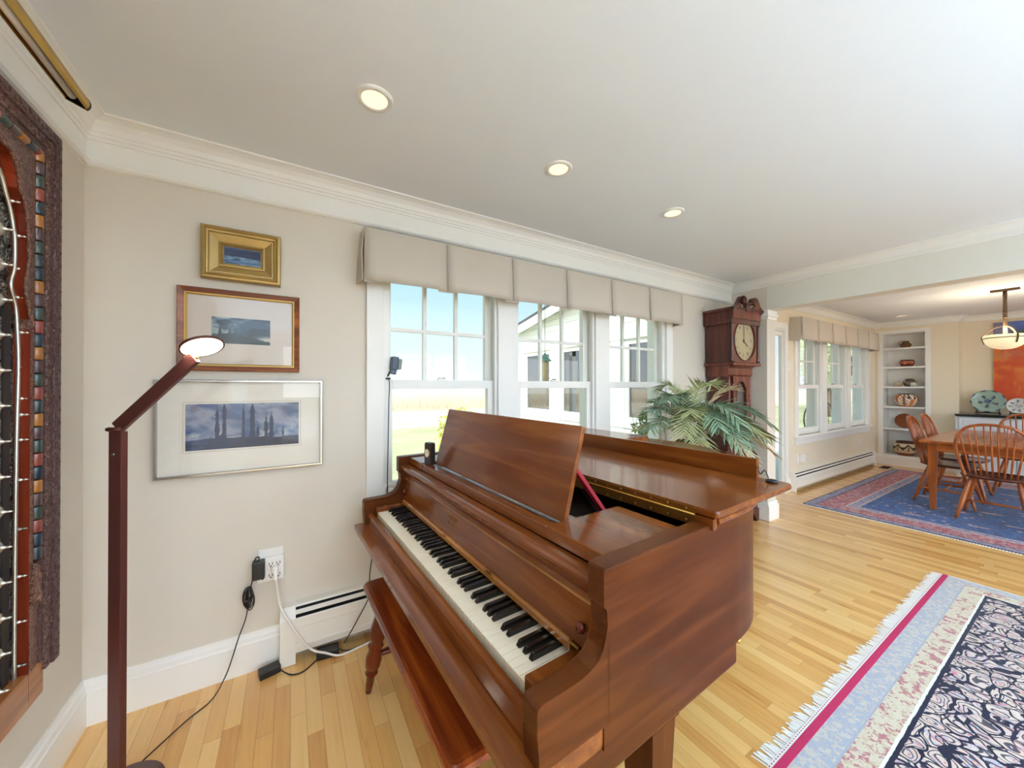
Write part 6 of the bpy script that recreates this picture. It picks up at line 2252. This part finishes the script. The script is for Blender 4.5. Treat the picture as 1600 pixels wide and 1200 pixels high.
# bird feeder hanging from the eaves
fx, fy = 2.0, 2.705
root = thing('bird_feeder', 'tube bird feeder with a green copper cap hanging outside the middle window', 'bird feeder', (fx, fy, 1.36))
MB().tube([(fx, fy, 1.66), (fx, fy, 2.62)], 0.0022, 6).build('hanging_wire', M['wire'], root, True)
MB().lathe([(0.062, 1.585), (0.06, 1.592), (0.03, 1.622), (0.018, 1.632), (0.012, 1.655), (0.004, 1.662)], 20, (fx, fy, 0)).build('cap', M['copper_green'], root, True)
MB().lathe([(0.029, 1.385), (0.029, 1.588)], 18, (fx, fy, 0)).build('seed_tube', M['seed'], root, True)
MB().lathe([(0.05, 1.36), (0.058, 1.368), (0.056, 1.374), (0.03, 1.386)], 18, (fx, fy, 0)).build('tray', M['copper_green'], root, True)
k = MB()
for z in (1.43, 1.50):
    k.tube([(fx - 0.06, fy, z), (fx + 0.06, fy, z)], 0.003, 6)
k.build('perch', M['wire'], root, True)
# wire garden chair outside the dining window
root = thing('garden_chair', 'round-backed wire garden chair outside the dining room window', 'garden chair', (8.95, 2.98, -0.05))
def gc(p): 
    return tuple(p)
k = MB()
loop = [Vector((0.0, 0.26 * math.cos(a), 0.72 + 0.40 * math.sin(a))) for a in [PI * 2 * i / 28 for i in range(28)]]
k.tube(loop, 0.014, 8, closed=True)
for i in range(-3, 4):
    y = i * 0.07
    hh = 0.40 * math.sqrt(max(0, 1 - (y / 0.26) ** 2))
    k.tube([(0, y, 0.72 - hh), (0, y, 0.72 + hh)], 0.004, 5)
for i in range(-4, 5):
    z = i * 0.085
    hh = 0.26 * math.sqrt(max(0, 1 - (z / 0.40) ** 2))
    k.tube([(0, -hh, 0.72 + z), (0, hh, 0.72 + z)], 0.004, 5)
k.build('back', M['wire'], root)
k = MB()
k.tube([Vector((-0.24 + 0.24 * math.cos(a), 0.24 * math.sin(a), 0.43)) for a in [PI * 2 * i / 24 for i in range(24)]], 0.012, 8, closed=True)
for i in range(-3, 4):
    y = i * 0.065
    hh = 0.24 * math.sqrt(max(0, 1 - (y / 0.24) ** 2))
    k.tube([(-0.24 - hh, y, 0.43), (-0.24 + hh, y, 0.43)], 0.004, 5)
k.build('seat', M['wire'], root)
for a in (45, 135, 225, 315):
    c, s = math.cos(R(a)), math.sin(R(a))
    MB().tube([(-0.24 + 0.22 * c, 0.22 * s, 0.43), (-0.24 + 0.27 * c, 0.27 * s, 0.0)], 0.010, 8).build('leg', M['wire'], root)
struct('terrain', MB().box(-14, 24, -16, YS - TW - 0.02, GZ, -0.16), plain('south_bounce_slab', S(222, 222, 222), 0.85, var=0.05), 'added pale slab south of the house, bouncing light up to the ceiling', 'terrace')  # unseen slab added to reflect daylight up through the south windows
struct('path', MB().box(PXE, 12.5, YN + TW + 0.01, 5.2, GZ, -0.05), plain('terrace_stone', S(206, 204, 200), 0.8, var=0.08), 'pale terrace outside the dining room', 'terrace')

# ------------------------------------------------------------------ light
W = bpy.data.worlds.new('sky')
SC.world = W
W.use_nodes = True
t = W.node_tree
t.nodes.clear()
out = t.nodes.new('ShaderNodeOutputWorld')
bg = t.nodes.new('ShaderNodeBackground')
tc = t.nodes.new('ShaderNodeTexCoord')
sp = t.nodes.new('ShaderNodeSeparateXYZ')
t.links.new(tc.outputs['Generated'], sp.inputs[0])
rp = t.nodes.new('ShaderNodeValToRGB')
el = rp.color_ramp.elements
el[0].position = 0.0
el[0].color = (0.98, 1.0, 1.02, 1)
el[1].position = 1.0
el[1].color = (0.30, 0.58, 0.86, 1)
for p, c in ((0.10, (0.78, 0.93, 1.0, 1)), (0.30, (0.52, 0.86, 0.97, 1)), (0.55, (0.40, 0.74, 0.94, 1))):
    e = el.new(p)
    e.color = c
t.links.new(sp.outputs[2], rp.inputs[0])
# brighter hazy southern half of the sky (towards the sun)
mr = t.nodes.new('ShaderNodeMapRange')
mr.interpolation_type = 'SMOOTHSTEP'
mr.inputs['From Min'].default_value = 0.05
mr.inputs['From Max'].default_value = -0.55
mr.inputs['To Min'].default_value = 0.0
mr.inputs['To Max'].default_value = 1.0
t.links.new(sp.outputs[1], mr.inputs['Value'])
mx = t.nodes.new('ShaderNodeMix')
mx.data_type = 'RGBA'
t.links.new(mr.outputs[0], mx.inputs[0])
t.links.new(rp.outputs[0], mx.inputs[6])
SOUTH = 5.5
mx.inputs[7].default_value = (0.93 * SOUTH, 0.97 * SOUTH, 1.0 * SOUTH, 1)
t.links.new(mx.outputs[2], bg.inputs[0])
bg.inputs[1].default_value = 1.0
t.links.new(bg.outputs[0], out.inputs[0])

def light(name, kind, loc, rot, energy, col=(1, 1, 1), **kw):
    d = bpy.data.lights.new(name, kind)
    d.energy = energy
    d.color = col
    for a, b in kw.items():
        setattr(d, a, b)
    o = bpy.data.objects.new(name, d)
    COL.objects.link(o)
    o.location = loc
    o.rotation_euler = rot
    return o
sv = Vector((-0.80, -0.35, 0.80))
o = light('sun', 'SUN', (0, 0, 20), (0, 0, 0), 2.8, (1.0, 0.97, 0.93), angle=R(0.6))
o.rotation_euler = sv.to_track_quat('Z', 'Y').to_euler()
def portal(name, x0, x1, z0, z1, y, inward):
    o = light(name, 'AREA', ((x0 + x1) / 2, y, (z0 + z1) / 2), (R(90) if inward > 0 else R(-90), 0, 0), 1.0, shape='RECTANGLE', size=x1 - x0, size_y=z1 - z0)
    o.data.cycles.is_portal = True
    return o
for i, (s, e, b, tt) in enumerate(SO):
    portal('daylight_portal', s, e, b, tt, YS - TW - 0.01, 1)
portal('daylight_portal', W1[0], W1[1], W1[2], W1[3], YN + TW + 0.04, -1)
portal('daylight_portal', W2[0], W2[1], W2[2], W2[3], YN + TW + 0.04, -1)
for x, y in [(c[0], c[1]) for c in cans] + [(6.0, 1.5), (-0.4, -0.9), (1.13, -0.9), (2.66, -0.9), (-0.4, -2.6), (1.13, -2.6), (2.66, -2.6), (5.6, -1.4), (8.0, -1.4)]:  # spots at the modelled cans, then added fill spots without any fitting
    light('recessed_and_fill_lamp', 'SPOT', (x, y, H - 0.012), (0, 0, 0), 5, (1.0, 0.93, 0.84), spot_size=R(130), spot_blend=0.7, shadow_soft_size=0.045)
# unseen uplights added behind the camera to brighten the ceiling, no lamp bodies
for x, y, e in ((1.3, -2.6, 1000), (3.3, -3.2, 800), (-0.2, -2.8, 380), (6.9, -2.2, 60)):
    lo = light('added_uplight', 'SPOT', (x, y, 0.8), (R(180), 0, 0), e, (0.46, 0.73, 1.0), spot_size=R(150), spot_blend=0.8, shadow_soft_size=0.12)
light('pendant_bulb', 'POINT', (6.82, 0.60, 1.95), (0, 0, 0), 22, (1.0, 0.84, 0.62), shadow_soft_size=0.06)
lo = light('led_lamp', 'AREA', tuple(hc + nrm * 0.004), (0, 0, 0), 2.5, (1.0, 0.93, 0.8), shape='DISK', size=0.10)
lo.rotation_euler = (-nrm).to_track_quat('Z', 'Y').to_euler()
lo = light('picture_lamp', 'AREA', (XW + 0.2, 1.2, 2.14), (0, R(28), 0), 1.5, (1.0, 0.85, 0.65), shape='RECTANGLE', size=0.03, size_y=0.45)

SC.view_settings.view_transform = 'Standard'
SC.view_settings.look = 'None'
SC.view_settings.gamma = 1
SC.view_settings.use_curve_mapping = False
SC.view_settings.exposure = 0.12
SC.cycles.use_denoising = True
SC.cycles.max_bounces = 10
SC.cycles.diffuse_bounces = 6
SC.cycles.glossy_bounces = 4
SC.cycles.transparent_max_bounces = 12
SC.cycles.sample_clamp_indirect = 8.0
SC.cycles.caustics_reflective = False
SC.cycles.caustics_refractive = False
